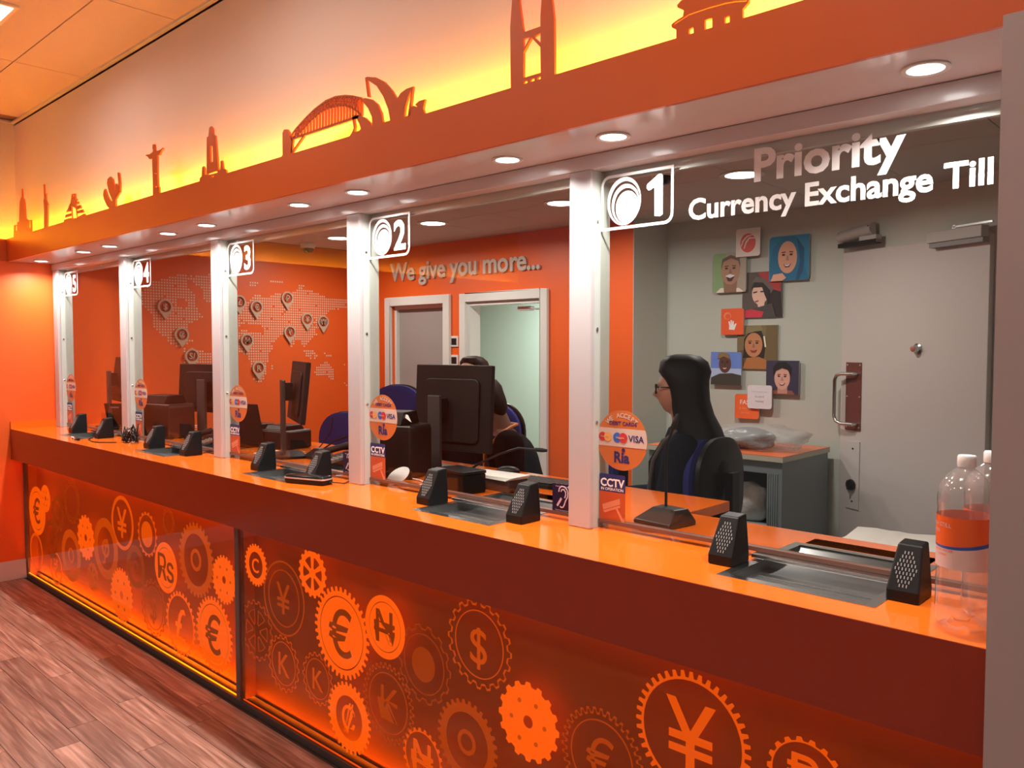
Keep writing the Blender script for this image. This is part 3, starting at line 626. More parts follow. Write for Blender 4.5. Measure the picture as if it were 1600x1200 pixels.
for i,x in enumerate(XS):
    x0=x+POSTW+0.0005; x1=(XS[i-1] if i else 0.305)-0.0005
    g=MB(M_glass).box(x0,x1,YG,YG+0.0115,H+0.030,ZG-0.001).build('glass_pane')
    tag(g,f'clear glass security screen of till {names[i]}','glass screen','glass screens along the counter')
    MB(mat('sill_channel',(0.16,0.075,0.055),0.3,noise=(6,0.05))).box(x0,x1,YG-0.006,YG+0.018,H+0.0165,H+0.028).build('bottom_channel',g)
    yf=YG-0.0012
    # number badge
    nb=MB(M_decal); X0=x0+0.002; W_,Hh=0.258,0.166; Z0=1.971
    nb.shape([rrect(X0,Z0,X0+W_,Z0+Hh,0.03,5,(0,1,0,1)),rrect(X0+0.0085,Z0+0.0085,X0+W_-0.0085,Z0+Hh-0.0085,0.023,5,(0,1,0,1))],0.0008,front(0,0,yf))
    nb.text('12345'[i],0.158,front(X0+0.197,Z0+0.028,yf),0.0008,0.028,0.95) if i else nb.prism([(0.195,0.027),(0.213,0.024),(0.222,0.030),(0.222,0.140),(0.216,0.146),(0.206,0.146),(0.168,0.122),(0.166,0.112),(0.172,0.104),(0.180,0.104),(0.193,0.112)],-0.0004,0.0004,front(X0,Z0,yf)); nbo=nb.build('till_number',g)
    lg=MB(M_decal); cx,cz=X0+0.085,Z0+0.083; rx,rz=0.061,0.072
    ax,az=rx*0.80*math.cos(R(-55)),rz*0.80*math.sin(R(-55))
    def el(k_,n_=44): return [(cx+ax*(1-k_)/0.80+rx*k_*math.cos(2*math.pi*q_/n_),cz+az*(1-k_)/0.80+rz*k_*math.sin(2*math.pi*q_/n_)) for q_ in range(n_)]
    for ko,ki in ((1.0,0.905),(0.835,0.745)): lg.shape([el(ko),el(ki)],0.0008,front(0,0,yf))
    lg.shape([el(0.675)],0.0008,front(0,0,yf))
    lg.build('leaf_logo',nbo)
    # round card sticker
    cx,cz,r=x0+0.085,1.330,0.0925
    st=MB(M_stk).shape([circ(cx,cz,r,n=48)],0.0006,front(0,0,yf)).build('card_sticker',g)
    pr=MB(M_stkw); hb=0.030; b0=cz-0.020; y2=yf-0.0008
    pts=[(cx+math.sqrt(r*r-(z_-cz)**2)*s_,z_) for s_,zz_ in ((1,(b0,b0+0.02,b0+0.04,b0+0.056)),(-1,(b0+0.056,b0+0.04,b0+0.02,b0))) for z_ in zz_]
    pr.shape([pts],0.0004,front(0,0,y2))
    arc_text(pr.m(M_stkw),'WE ACCEPT',0.070,0.020,cx,cz,y2,82,0.02)
    y3=yf-0.0016
    pr.m(M_purple).text('DEBIT CARDS',0.0165,front(cx+0.004,cz+0.046,y2),0.0004,0.02)
    zc=b0+0.028
    pr.m(M_red).shape([circ(cx-0.072,zc,0.014,n=20)],0.0004,front(0,0,y3)); pr.m(M_yel).shape([circ(cx-0.052,zc,0.014,n=20)],0.0004,front(0,0,y3-0.0005)); pr.m(M_stkw).text('MasterCard',0.0065,front(cx-0.062,zc-0.002,y3-0.0012),0.0003)
    pr.m(M_bl).shape([circ(cx-0.016,zc,0.0155,n=20)],0.0004,front(0,0,y3)); pr.m(M_red).shape([circ(cx+0.006,zc,0.0155,n=20)],0.0004,front(0,0,y3-0.0005)); pr.m(M_stkw).text('Maestro',0.009,front(cx-0.005,zc-0.003,y3-0.0012),0.0003,0.01)
    pr.m(M_navy).text('VISA',0.028,front(cx+0.053,zc-0.010,y3),0.0004,0.015)
    pr.m(M_navy).text('Ria',0.046,front(cx-0.001,cz-0.068,y2),0.0004,0.035); pr.m(M_purple).shape([circ(cx+0.0065,cz-0.030,0.0065,n=14)],0.0004,front(0,0,y2-0.0005))
    pr.build('card_print',st)
    # cctv notice
    a,b=x0+0.001,x0+0.099
    cc=MB(M_navy).shape([rrect(a,1.167,b,1.222,0.006,4,(0,0,1,1))],0.0006,front(0,0,yf)); cc.m(M_cctv).shape([rrect(a,1.072,b,1.167,0.003,3)],0.0006,front(0,0,yf)); cco=cc.build('cctv_notice',g)
    cp=MB(M_decal).text('CCTV',0.034,front((a+b)/2,1.184,y2),0.0004,0.03); cp.text('IN OPERATION',0.0125,front((a+b)/2,1.171,y2),0.0004,0.005)
    cp.m(M_cam).shape([[(a+0.012,1.125),(a+0.078,1.150),(a+0.080,1.132),(a+0.016,1.108)],],0.0004,front(0,0,y2)); cp.shape([[(a+0.014,1.105),(a+0.078,1.129),(a+0.080,1.122),(a+0.022,1.100)]],0.0004,front(0,0,y2)); cp.shape([[(a+0.062,1.118),(a+0.070,1.118),(a+0.092,1.085),(a+0.096,1.095),(a+0.096,1.072),(a+0.086,1.078)]],0.0004,front(0,0,y2))
    cp.build('cctv_print',cco)
    if i>0:   # hearing loop sticker
        xb=x1-0.012; a=xb-0.094
        hl=MB(M_plum).shape([rrect(a,1.067,xb,1.168,0.003,3)],0.0006,front(0,0,yf)).build('hearing_loop_sticker',g)
        e=MB(M_lil); T=front(a,1.067,y2)
        e.tube([(0.028,0.075,0),(0.030,0.086,0),(0.040,0.094,0),(0.052,0.093,0),(0.062,0.085,0),(0.066,0.074,0),(0.064,0.060,0),(0.056,0.047,0),(0.051,0.034,0),(0.046,0.026,0),(0.038,0.024,0),(0.033,0.028,0)],0.0024,6,T@Matrix.Scale(0.3,4,(0,0,1)))
        e.tube([(0.037,0.076,0),(0.041,0.083,0),(0.049,0.084,0),(0.056,0.077,0),(0.057,0.068,0),(0.053,0.057,0)],0.0024,6,T@Matrix.Scale(0.3,4,(0,0,1)))
        e.prism([(0.018,0.030),(0.024,0.026),(0.042,0.052),(0.036,0.057)],0,0.0005,T); e.prism([(0.064,0.094),(0.070,0.088),(0.070,0.099)],0,0.0005,T)
        e.text('T',0.018,front(a+0.076,1.067+0.024,y2),0.0004,0.01); e.text('Hearing loop installed',0.0075,front((a+xb)/2,1.158,y2),0.0003); e.text('Switch hearing aid to T-coil',0.0062,front((a+xb)/2,1.080,y2),0.0003)
        e.build('hearing_loop_print',hl)
    if i==0:
        w=MB(M_decal)
        w.text('Priority',0.118,front(-0.097,2.056,yf),0.0008,0.030,1.05); w.text('Currency Exchange Till',0.081,front(-0.098,1.974,yf),0.0008,0.026,1.0)
        w.build('priority_lettering',g)

# ================================================================== SPEECH SPEAKERS
def speaker(x,y,label,rz=0):
    t=thing('speech_speaker',label,'speaker',(x,y,H+0.0003),rz,'black speech speakers at the tills')
    w,d,h=0.070,0.094,0.125
    b=MB(M_black); lo=[(-w/2,-d/2),(w/2,-d/2),(w/2,d/2),(-w/2,d/2)]; wt=w*0.76
    secs=[[(-w/2,-d/2,0),(w/2,-d/2,0),(w/2,d/2,0),(-w/2,d/2,0)],[(-w/2,-d/2,0.025),(w/2,-d/2,0.025),(w/2,d/2,0.025),(-w/2,d/2,0.025)],[(-wt/2,-d/2+0.050,h-0.004),(wt/2,-d/2+0.050,h-0.004),(wt/2,d/2,h),(-wt/2,d/2,h)]]
    b.loft(secs); bo=b.build('body',t,local=True,bevel=0.004)
    g=MB(M_grille); ang=math.atan2(h-0.029,0.050)  # shine of the slots is put into their mid-grey colour
    T=Matrix.Translation((0,-d/2,0.025))@Matrix.Rotation(ang,4,'X')
    for r_ in range(9):
        zz_=0.012+r_*0.0095; half=0.5*min(1,0.45+0.16*min(r_,8-r_))*0.044
        n=7
        for k_ in range(n):
            xx=(k_-(n-1)/2)*0.0074+(0.0037 if r_%2 else 0)
            if abs(xx)>half+0.001: continue
            g.box(xx-0.0011,xx+0.0011,zz_-0.0034,zz_+0.0034,0.0006,0.0014,T)
    g.build('grille_slots',bo,local=True)
    return t
for i in range(5):
    speaker(-0.288-i*PITCHX,0.232,f'black wedge speaker left of the cash tray of till {names[i]}')
    speaker(0.158-i*PITCHX,0.232,f'black wedge speaker right of the cash tray of till {names[i]}')

# ================================================================== BOTTLES
M_pet=glass_mat('thin_bottle_plastic',(0.95,0.93,0.92),1.5,0.05,2.2)
_nt=M_pet.node_tree; _o=[n_ for n_ in _nt.nodes if n_.type=='OUTPUT_MATERIAL'][0]; _src=_o.inputs[0].links[0].from_socket
_df=_nt.nodes.new('ShaderNodeBsdfDiffuse'); _df.inputs[0].default_value=(0.80,0.74,0.72,1); _mx=_nt.nodes.new('ShaderNodeMixShader'); _mx.inputs[0].default_value=0.10  # pale diffuse share puts the bottle's whitish highlights into the colour
_nt.links.new(_src,_mx.inputs[1]); _nt.links.new(_df.outputs[0],_mx.inputs[2]); _nt.links.new(_mx.outputs[0],_o.inputs[0])
M_cap=mat('white_cap',(0.78,0.74,0.72),0.4,noise=(20,0.02)); M_lab=mat('label_pink_white',(0.72,0.52,0.48),0.4,noise=(20,0.02)); M_labo=mat('label_orange',(0.80,0.12,0.015),0.4,noise=(20,0.02)); M_labb=mat('label_blue',(0.03,0.09,0.40),0.4,noise=(20,0.02))
def bottle(x,y,label,rz):
    t=thing('water_bottle',label,'bottle',(x,y,H+0.0006),rz,'clear plastic bottles by the pillar'); r=0.0515
    prof=[(0.030,0.006),(0.040,0.0),(0.046,0.004),(r,0.022),(r,0.10),(r*0.985,0.105),(r*0.985,0.245),(r,0.25),(r,0.268),(0.047,0.288),(0.036,0.306),(0.022,0.318),(0.0145,0.324),(0.0145,0.337)]
    M=MB(M_pet); n=40; v=[]; f=[]
    for j,(rr,z_) in enumerate(prof):
        for k_ in range(n):
            a=2*math.pi*k_/n; q_=rr*(1+0.06*math.cos(5*a)*max(0,1-z_/0.05))
            zz_=z_+ (0.012*max(0,math.cos(5*a))*(1 if j==1 else 0.5) if j<3 else 0)
            v.append((q_*math.cos(a),q_*math.sin(a),zz_))
    for j in range(len(prof)-1):
        for k_ in range(n): f.append((j*n+k_,j*n+(k_+1)%n,(j+1)*n+(k_+1)%n,(j+1)*n+k_))
    M.add(v,f); M.build('bottle_wall',t,local=True,smooth=True)
    c=MB(M_cap).lathe([(0.0165,0.325),(0.0172,0.327),(0.0172,0.345),(0.0155,0.348),(0.0,0.348)],28)
    c.build('cap',t,local=True,smooth=True)
    # wrap label: orange band over a blue swoosh over a pale field
    rl=r+0.0006; lb=MB(M_lab); n=64
    def band(mt,z0,z1,rr):
        lb.m(mt); v=[];f=[]
        for k_ in range(n+1):
            a=2*math.pi*k_/n; v+=[(rr*math.cos(a),rr*math.sin(a),z0(a)),(rr*math.cos(a),rr*math.sin(a),z1(a))]
        for k_ in range(n): f.append((2*k_,2*k_+2,2*k_+3,2*k_+1))
        lb.add(v,f)
    sw=lambda a: 0.172+0.008*math.sin(a+0.5)
    band(M_lab,lambda a:0.125,lambda a:sw(a),rl); band(M_labb,lambda a:sw(a),lambda a:sw(a)+0.006+0.002*math.cos(a),rl+0.0002); band(M_labo,lambda a:sw(a)+0.006+0.002*math.cos(a),lambda a:0.228,rl)
    lo=lb.build('label',t,local=True,smooth=True)
    def wrap(txt,size,z_,a0,mt):
        v,f=text_geo(txt,0.0,0.0,1.0); tx=MB(mt); rr=rl+0.0008
        tx.add([(rr*math.cos(a0+p.x*size/rr),rr*math.sin(a0+p.x*size/rr),z_+p.y*size) for p in v],f); tx.build('label_print',lo,local=True)
    wrap('SCOTTISH STILL',0.012,0.207,R(-150),M_lab); wrap('WATER',0.010,0.194,R(-150),M_lab); wrap('SPRING WATER',0.007,0.158,R(-125),M_labo); wrap('2 LITRES',0.006,0.150,R(-125),M_labo)
    return t
bottle(0.300,0.105,'clear plastic bottle with orange and blue label, the nearer one',0)
bottle(0.322,0.212,'clear plastic bottle standing behind, half hidden by the pillar',R(40))

# ================================================================== WALL GRAPHICS
# raised lettering on the orange wall
M_let=mat('raised_letters',(0.52,0.44,0.38),0.5,noise=(10,0.02))
sg=thing('wall_lettering','raised off-white letters reading We give you more on the orange wall','sign',(-4.22,YB-0.012,2.20))
txt='We give you more...'; 
adv=[]; xx=0
import functools
def width_of(t): v,f=text_geo(t,0.0,0.0005,1.0); return max(p.x for p in v)-min(p.x for p in v)
full=width_of(txt); size=(5.113-3.325)/full
for k_,ch in enumerate(txt):
    if ch==' ': continue
    pre=width_of(txt[:k_+1]) ; w_=width_of(ch)
    x=-5.113+(pre-w_/2)*size
    MB(M_let).text(ch,size*1.02,front(x,2.210,YB-0.010),0.018,0.022).build('letter',sg)
# dotted world map on the far wall, with currency pins
M_dot=mat('map_dots',(0.78,0.58,0.42),0.5,noise=(10,0.02)); M_pin=mat('map_pin',(0.55,0.40,0.28),0.5,noise=(10,0.02)); M_pini=mat('map_pin_inner',(0.46,0.06,0.012),0.5,noise=(10,0.02))
mp=thing('world_map','dotted world map with currency pins on the far orange wall','wall map',(XW+0.003,1.6,1.2))
cr=lambda P:[(180+x/4.21,390+y/4.21) for x,y in P]
polys=[cr(p) for p in ([(92,265),(180,265),(235,215),(330,190),(440,158),(500,185),(460,235),(510,275),(530,310),(520,350),(545,395),(580,450),(520,465),(485,490),(470,530),(490,590),(530,605),(440,625),(480,660),(450,655),(385,632),(330,590),(275,540),(240,490),(240,420),(180,370),(95,350)],[(440,158),(640,165),(640,240),(618,365),(590,335),(570,260),(520,225)],[(455,665),(510,650),(560,660),(620,680),(680,720),(660,850),(600,900),(560,900),(500,790),(450,740)],[(790,410),(800,440),(845,360),(880,330),(930,295),(1000,320),(1060,290),(1140,300),(1200,265),(1280,265),(1380,310),(1520,325),(1560,330),(1540,385),(1440,395),(1400,410),(1380,440),(1375,500),(1320,525),(1325,560),(1290,590),(1270,620),(1240,640),(1215,600),(1190,590),(1165,650),(1140,600),(1110,570),(1075,570),(1040,625),(1000,600),(970,545),(980,515),(950,490),(900,500),(860,480),(800,510),(770,500),(775,470)],[(755,600),(770,545),(850,530),(960,550),(1000,570),(1020,620),(1050,640),(1010,690),(1000,750),(1000,790),(965,870),(915,870),(895,790),(870,690),(800,675),(755,640)],[(1310,800),(1340,750),(1400,740),(1440,790),(1440,830),(1425,870),(1390,830),(1315,830)],[(1240,660),(1280,650),(1330,690),(1320,720),(1260,710)],[(1370,680),(1430,690),(1425,705),(1375,695)],[(1020,760),(1040,760),(1030,805),(1018,805)],[(725,195),(772,195),(740,230),(725,265)],[(870,220),(940,208),(935,240),(880,240)],[(995,208),(1100,210),(1095,228),(1000,222)],[(755,400),(790,390),(785,330),(760,360)],[(1190,240),(1230,225),(1250,250),(1210,262)],[(1490,760),(1510,755),(1512,770)],[(1490,890),(1520,870),(1525,895)])]
def inside(p,poly):
    r_=False; n=len(poly)
    for i in range(n):
        (x1,y1),(x2,y2)=poly[i],poly[(i+1)%n]
        if (y1>p[1])!=(y2>p[1]) and p[0]<(x2-x1)*(p[1]-y1)/(y2-y1)+x1: r_=not r_
    return r_
hole=cr([(395,330),(440,320),(472,350),(465,395),(420,375)])
wp=[[(lambda v:(v.y,v.z))(atx(a,b_,XW)) for a,b_ in p] for p in polys]; wh=[(lambda v:(v.y,v.z))(atx(a,b_,XW)) for a,b_ in hole]
dm=MB(M_dot); pt=0.0215; r2=random.Random(3)
yy=0.40
while yy<2.90:
    zz_=1.15
    while zz_<2.42:
        if any(inside((yy,zz_),p) for p in wp) and not inside((yy,zz_),wh) and r2.random()>0.03:
            h=0.0062; dm.add([(XW+0.0015,yy-h,zz_-h),(XW+0.0015,yy+h,zz_-h),(XW+0.0015,yy+h,zz_+h),(XW+0.0015,yy-h,zz_+h)],[(0,1,2,3)])
        zz_+=pt
    yy+=pt
o=dm.build('map_dots',mp); o['kind']='stuff'
for sym,px,py in (('$',257,479),('₡',283,523),('S/',299,556),('£',373,472),('€',400,480),('₽',448,466),('¥',479,499),('₩',504,503),('₹',452,519),('₦',385,532),('R',403,575)):
    c=atx(px,py,XW+0.004); r_=0.058
    T=facex(c.y,c.z,XW+0.012)
    out=[(r_*math.cos(R(a)),r_*math.sin(R(a))) for a in range(-35,216,10)]+[(0,-r_*1.75)]
    pn=MB(M_pin).shape([out,circ(0,0,r_*0.76,n=28)],0.018,T); pn.m(M_pini).shape([circ(0,0,r_*0.76,n=28)],0.006,facex(c.y,c.z,XW+0.006))
    pn.m(M_pin).text(sym,r_*1.15,facex(c.y,c.z-r_*0.42,XW+0.016),0.012,0.015); pn.build('currency_pin',mp)

# light switches beside the doorway
for k_,(za_,l) in enumerate(((1.618,'white switch plate with dark rocker, the upper one beside the doorway'),(1.46,'white switch plate with dark rocker, the lower one beside the doorway'))):
    t=thing('light_switch',l,'switch',(-4.28,YB-0.01,za_)); MB(M_frame).box(-4.325,-4.235,YB-0.010,YB-0.0005,za_,za_+0.09).build('plate',t,bevel=0.003); MB(M_dgrey).box(-4.310,-4.252,YB-0.014,YB-0.0105,za_+0.018,za_+0.072).build('rocker',t)
# cctv domes on the staff ceiling
def dome(px,py,l):
    c=atz(px,py,ZC); t=thing('ceiling_camera',l,'camera',(c.x,c.y,ZC-0.09))
    I=Matrix.Translation((c.x,c.y,ZC-0.0005))@Matrix.Scale(-1,4,(0,0,1))
    MB(M_frame).lathe([(0.062,0),(0.066,0.012),(0.058,0.04),(0.05,0.045)],24,I).build('housing',t,smooth=True)
    MB(M_blackg).lathe([(0.048,0.045),(0.045,0.062),(0.030,0.080),(0.0,0.088)],24,I).build('lens_dome',t,smooth=True)
dome(481,380,'white dome camera under the staff ceiling, above the world map')
dome(1036,262,'dark dome camera behind the number one badge')

# ================================================================== PICTURE TILES
PC={}
def pm(rgb): 
    if rgb not in PC: PC[rgb]=mat('print_%02x%02x%02x'%rgb,tuple(min(1,c*1.6) for c in s2l(rgb)),0.55,noise=(30,0.06))
    return PC[rgb]
def tile(x0,z1,x1,z0,edge,label,bg,draw,layer=1):
    t=thing('picture_tile',label,'wall tile',((x0+x1)/2,YT-0.02,z0),0,'picture tiles on the white wall')
    ya=YT-0.0004-0.018*layer; th=0.014; w=x1-x0; h=z1-z0; y=ya-th
    cs={'r':(1,1,1,1),'a':(0,1,0,1),'b':(1,0,1,0),'s':(0,0,0,0),'c':(1,0,1,0)}[edge]
    MB(mat('tile_edge',(0.50,0.48,0.44),0.5,noise=(10,0.02))).prism(rrect(0,0,w,h,w*0.1,4,cs),0,th-0.0006,front(x0,z0,ya)).build('board',t)
    if layer: MB(mat('tile_spacer',(0.2,0.2,0.2),0.5)).box(x0+w*0.35,x0+w*0.65,ya,YT-0.0004,z0+h*0.62,z0+h*0.8).build('spacer',t)
    mb=MB(pm(bg)); mb.prism(rrect(0,0,w,h,w*0.1,4,cs),0,0.001,front(x0,z0,y))
    st=[0.0014]
    def S(rgb,pts):     # flat printed shape, points in 0..1 of the tile
        mb.m(pm(rgb)); mb.shape([[(min(max(a,0),1)*w,min(max(b_,0),1)*h) for a,b_ in pts]],0.0004,front(x0,z0,y-st[0])); st[0]+=0.0004
    def E(rgb,cx,cy,rx,ry,n=22): S(rgb,circ(cx,cy,rx,ry,n))
    def TX(rgb,t_,size,cx,cy,wt=0.0): mb.m(pm(rgb)); mb.text(t_,size*h,front(x0+cx*w,z0+cy*h,y-st[0]),0.0004,wt); st[0]+=0.0004
    draw(S,E,TX); mb.build('print',t); return t
def face(S,E,skin,dk,cx,cy,rx,ry,smile=(230,215,205),tilt=0.0):
    E(skin,cx,cy,rx,ry); E(dk,cx-rx*0.42,cy+ry*0.16,rx*0.17,ry*0.07,12); E(dk,cx+rx*0.38,cy+ry*0.16,rx*0.17,ry*0.07,12)
    S(dk,[(cx-rx*0.62,cy+ry*0.34),(cx-rx*0.18,cy+ry*0.36),(cx-rx*0.2,cy+ry*0.30),(cx-rx*0.6,cy+ry*0.28)]); S(dk,[(cx+rx*0.18,cy+ry*0.36),(cx+rx*0.6,cy+ry*0.34),(cx+rx*0.58,cy+ry*0.28),(cx+rx*0.2,cy+ry*0.30)])
    S(tuple(int(c*0.82) for c in skin),[(cx-rx*0.05,cy+ry*0.12),(cx+rx*0.05,cy+ry*0.12),(cx+rx*0.16,cy-ry*0.2),(cx-rx*0.14,cy-ry*0.2)])
    S((120,50,45),[(cx-rx*0.42,cy-ry*0.40),(cx,cy-ry*0.46),(cx+rx*0.42,cy-ry*0.38),(cx+rx*0.2,cy-ry*0.62),(cx-rx*0.2,cy-ry*0.63)])
    if smile: S(smile,[(cx-rx*0.34,cy-ry*0.43),(cx,cy-ry*0.48),(cx+rx*0.34,cy-ry*0.41),(cx+rx*0.12,cy-ry*0.54),(cx-rx*0.12,cy-ry*0.55)])
def d_logo(S,E,TX):
    E((200,85,75),0.5,0.48,0.32,0.34); 
    for k_ in (0.0,0.13): S((225,215,205),[(0.20+k_,0.36-k_*0.6),(0.28+k_,0.58-k_*0.4),(0.45+k_*0.8,0.74-k_*0.5),(0.70+k_*0.6,0.78-k_),(0.70+k_*0.6,0.75-k_),(0.47+k_*0.8,0.69-k_*0.5),(0.32+k_,0.54-k_*0.4),(0.23+k_,0.36-k_*0.6)])
def d_hijab(S,E,TX):
    S((20,95,130),[(0.05,0),(0.0,0.35),(0.1,0.75),(0.35,0.98),(0.65,0.98),(0.88,0.7),(0.9,0.3),(1,0)]); S((12,70,105),[(0.7,0.95),(0.88,0.7),(0.86,0.2),(0.75,0.0),(0.68,0.0),(0.78,0.4)])
    face(S,E,(190,140,115),(60,35,30),0.47,0.52,0.24,0.36); S((200,150,125),[(0.05,0.0),(0.12,0.15),(0.35,0.17),(0.45,0.06),(0.35,0.0)])
def d_green(S,E,TX):
    S((150,140,125),[(0.45,0),(0.4,1),(1,1),(1,0)]); S((205,195,185),[(0.1,0.0),(0.25,0.12),(0.8,0.1),(0.95,0.0)]); S((130,95,75),[(0.35,0.0),(0.32,0.4),(0.75,0.4),(0.72,0.0)])
    face(S,E,(155,118,95),(55,38,30),0.54,0.55,0.28,0.36); S((90,75,60),[(0.26,0.6),(0.3,0.85),(0.55,0.94),(0.8,0.86),(0.84,0.6),(0.78,0.78),(0.55,0.86),(0.32,0.78)]); S((225,220,210),[(0.40,0.42),(0.54,0.46),(0.68,0.42),(0.6,0.34),(0.46,0.34)]); S((70,35,30),[(0.42,0.40),(0.54,0.36),(0.66,0.40),(0.58,0.28),(0.48,0.28)])
def d_hat(S,E,TX):
    S((35,25,25),[(0.55,0.0),(0.72,0.75),(0.95,0.6),(1,0.0)]); S((150,45,45),[(0.38,0.98),(0.62,1),(0.95,0.8),(0.95,0.55),(0.7,0.62)]); S((90,80,75),[(0.25,0.78),(0.35,0.9),(0.55,0.85),(0.78,0.62),(0.72,0.52),(0.5,0.72)])
    E((200,165,150),0.45,0.52,0.20,0.24); S((30,22,24),[(0.22,0.62),(0.3,0.78),(0.52,0.76),(0.70,0.58),(0.66,0.3),(0.56,0.5),(0.5,0.66),(0.3,0.66)]); S((35,25,25),[(0.28,0.56),(0.38,0.58),(0.38,0.55),(0.28,0.53)]); S((35,25,25),[(0.46,0.58),(0.56,0.58),(0.56,0.55),(0.46,0.55)]); S((150,50,55),[(0.32,0.36),(0.42,0.38),(0.42,0.34),(0.34,0.33)]); S((200,165,150),[(0.38,0.34),(0.58,0.38),(0.55,0.2),(0.42,0.18)]); S((60,55,55),[(0.3,0.2),(0.75,0.3),(0.85,0.0),(0.2,0.0)]); S((180,40,60),[(0.05,0.16),(0.25,0.18),(0.55,0.12),(0.5,0.0),(0.05,0.0)])
def d_hand(S,E,TX):
    S((235,225,220),[(0.36,0.20),(0.60,0.18),(0.70,0.42),(0.64,0.43),(0.58,0.34),(0.57,0.52),(0.52,0.53),(0.50,0.38),(0.48,0.56),(0.43,0.56),(0.43,0.38),(0.38,0.52),(0.33,0.50),(0.37,0.34)]); E((225,120,80),0.28,0.72,0.17,0.14); E((205,80,35),0.30,0.70,0.12,0.10)
def d_girl(S,E,TX):
    S((85,70,45),[(0.0,0.0),(0.0,0.4),(0.25,0.45),(0.25,0.0)]); S((95,80,50),[(0.72,0),(0.72,1),(1,1),(1,0)]); S((35,25,22),[(0.16,0.25),(0.18,0.7),(0.35,0.9),(0.6,0.88),(0.72,0.6),(0.68,0.25)]); S((115,105,70),[(0.2,0.8),(0.25,0.98),(0.6,1),(0.66,0.88),(0.45,0.86)])
    S((150,95,50),[(0.15,0.0),(0.25,0.25),(0.55,0.28),(0.75,0.2),(0.78,0.0)]); face(S,E,(165,110,75),(40,25,20),0.42,0.55,0.22,0.28,None); S((205,195,175),[(0.66,0.75),(0.70,0.75),(0.74,0.5),(0.70,0.5)])
def d_blue(S,E,TX):
    S((150,165,195),[(0,0.2),(0,0.5),(1,0.5),(1,0.2)]); S((55,50,42),[(0.0,0.0),(0.02,0.22),(0.3,0.34),(0.7,0.36),(1.0,0.30),(1.0,0.0)]); face(S,E,(80,50,42),(25,18,16),0.47,0.64,0.20,0.28); S((120,95,60),[(0.22,0.78),(0.25,0.94),(0.4,1.0),(0.6,0.94),(0.64,0.78),(0.45,0.86)])
def d_man(S,E,TX):
    S((120,70,60),[(0.15,0.0),(0.25,0.12),(0.8,0.12),(0.9,0.0)]); S((165,120,105),[(0.36,0.02),(0.36,0.3),(0.66,0.3),(0.66,0.02)]); face(S,E,(185,140,125),(40,28,26),0.5,0.48,0.24,0.34); S((22,18,22),[(0.24,0.55),(0.22,0.78),(0.35,0.95),(0.62,0.96),(0.78,0.8),(0.76,0.55),(0.70,0.72),(0.5,0.78),(0.32,0.70)])
def d_fast(S,E,TX): TX((235,215,205),'FAST',0.26,0.48,0.58); TX((225,140,100),'& friendly',0.14,0.45,0.38); TX((225,140,100),'service',0.14,0.45,0.20)
def d_grey(S,E,TX): TX((165,160,165),'The smarter way',0.10,0.5,0.70); TX((150,145,150),'to send',0.14,0.5,0.48); TX((150,145,150),'money',0.14,0.5,0.28)
tile(-1.913,2.402,-1.741,2.217,'a','white wall tile with a round red leaf logo, topmost tile',(205,198,190),d_logo,2)
tile(-1.685,2.33,-1.419,2.044,'a','portrait tile of a person in a blue headscarf',(25,110,145),d_hijab,1)
tile(-2.093,2.253,-1.847,1.987,'r','portrait tile of a laughing person on a green ground',(120,150,105),d_green,1)
tile(-1.881,2.113,-1.597,1.813,'a','portrait tile of a person in a red and black hat',(75,65,60),d_hat,0)
tile(-2.025,1.877,-1.861,1.7,'b','small orange wall tile with a white hand',(205,80,35),d_hand,1)
tile(-1.914,1.761,-1.627,1.471,'s','portrait tile of a person with tied dark hair and orange top',(105,90,60),d_girl,0)
tile(-2.10,1.583,-1.872,1.359,'b','portrait tile of a smiling person against blue sky',(90,115,185),d_blue,1)
tile(-1.694,1.529,-1.473,1.31,'s','portrait tile of a smiling person with short black hair',(48,42,62),d_man,1)
tile(-1.916,1.301,-1.742,1.137,'r','small orange wall tile reading FAST, lowest tile',(205,90,40),d_fast,1)
tile(-1.815,1.365,-1.645,1.21,'r','pale grey wall tile with faint lines of text',(190,185,190),d_grey,2)

# ================================================================== STAFF ROOM FURNITURE
# grey cabinet with orange top
cb=thing('storage_cabinet','grey metal cabinet with an orange top under the picture tiles','cabinet',(-1.70,3.0,0))
cx0,cx1,cy0,cy1,cz1=-2.15,-1.262,2.66,3.30,0.965
bx=MB(M_grey_cab).box(cx0,cx0+0.02,cy0,cy1,0.0,cz1).box(cx1-0.02,cx1,cy0,cy1,0,cz1).box(cx0+0.02,cx1-0.02,cy1-0.02,cy1,0,cz1).box(cx0+0.02,cx1-0.02,cy0,cy1-0.02,0,0.06).box(cx0+0.02,cx1-0.02,cy0,cy0+0.02,cz1-0.07,cz1).box(cx1-0.09,cx1-0.02,cy0+0.002,cy0+0.03,0.06,cz1-0.07)
bx.build('body',cb)
MB(M_grey_cab).box(cx0+0.02,cx1-0.02,cy0+0.03,cy1-0.02,0.57,0.585).build('shelf',cb)
MB(mat('salmon_laminate',(0.74,0.17,0.06),0.3,noise=(3,0.02))).box(cx0-0.01,cx1+0.008,cy0-0.012,cy1+0.01,cz1+0.0305,cz1+0.033).build('top_surface',cb)
MB(mat('pale_edge',(0.55,0.53,0.42),0.4,noise=(5,0.03))).box(cx0-0.01,cx1+0.008,cy0-0.012,cy1+0.01,cz1+0.0005,cz1+0.030).build('top_edge',cb)
for k_ in range(5): MB(M_grey_cab).box(cx1-0.088+k_*0.013,cx1-0.079+k_*0.013,cy0-0.003,cy0+0.0015,0.06,cz1-0.071).build('shutter_slat',cb)
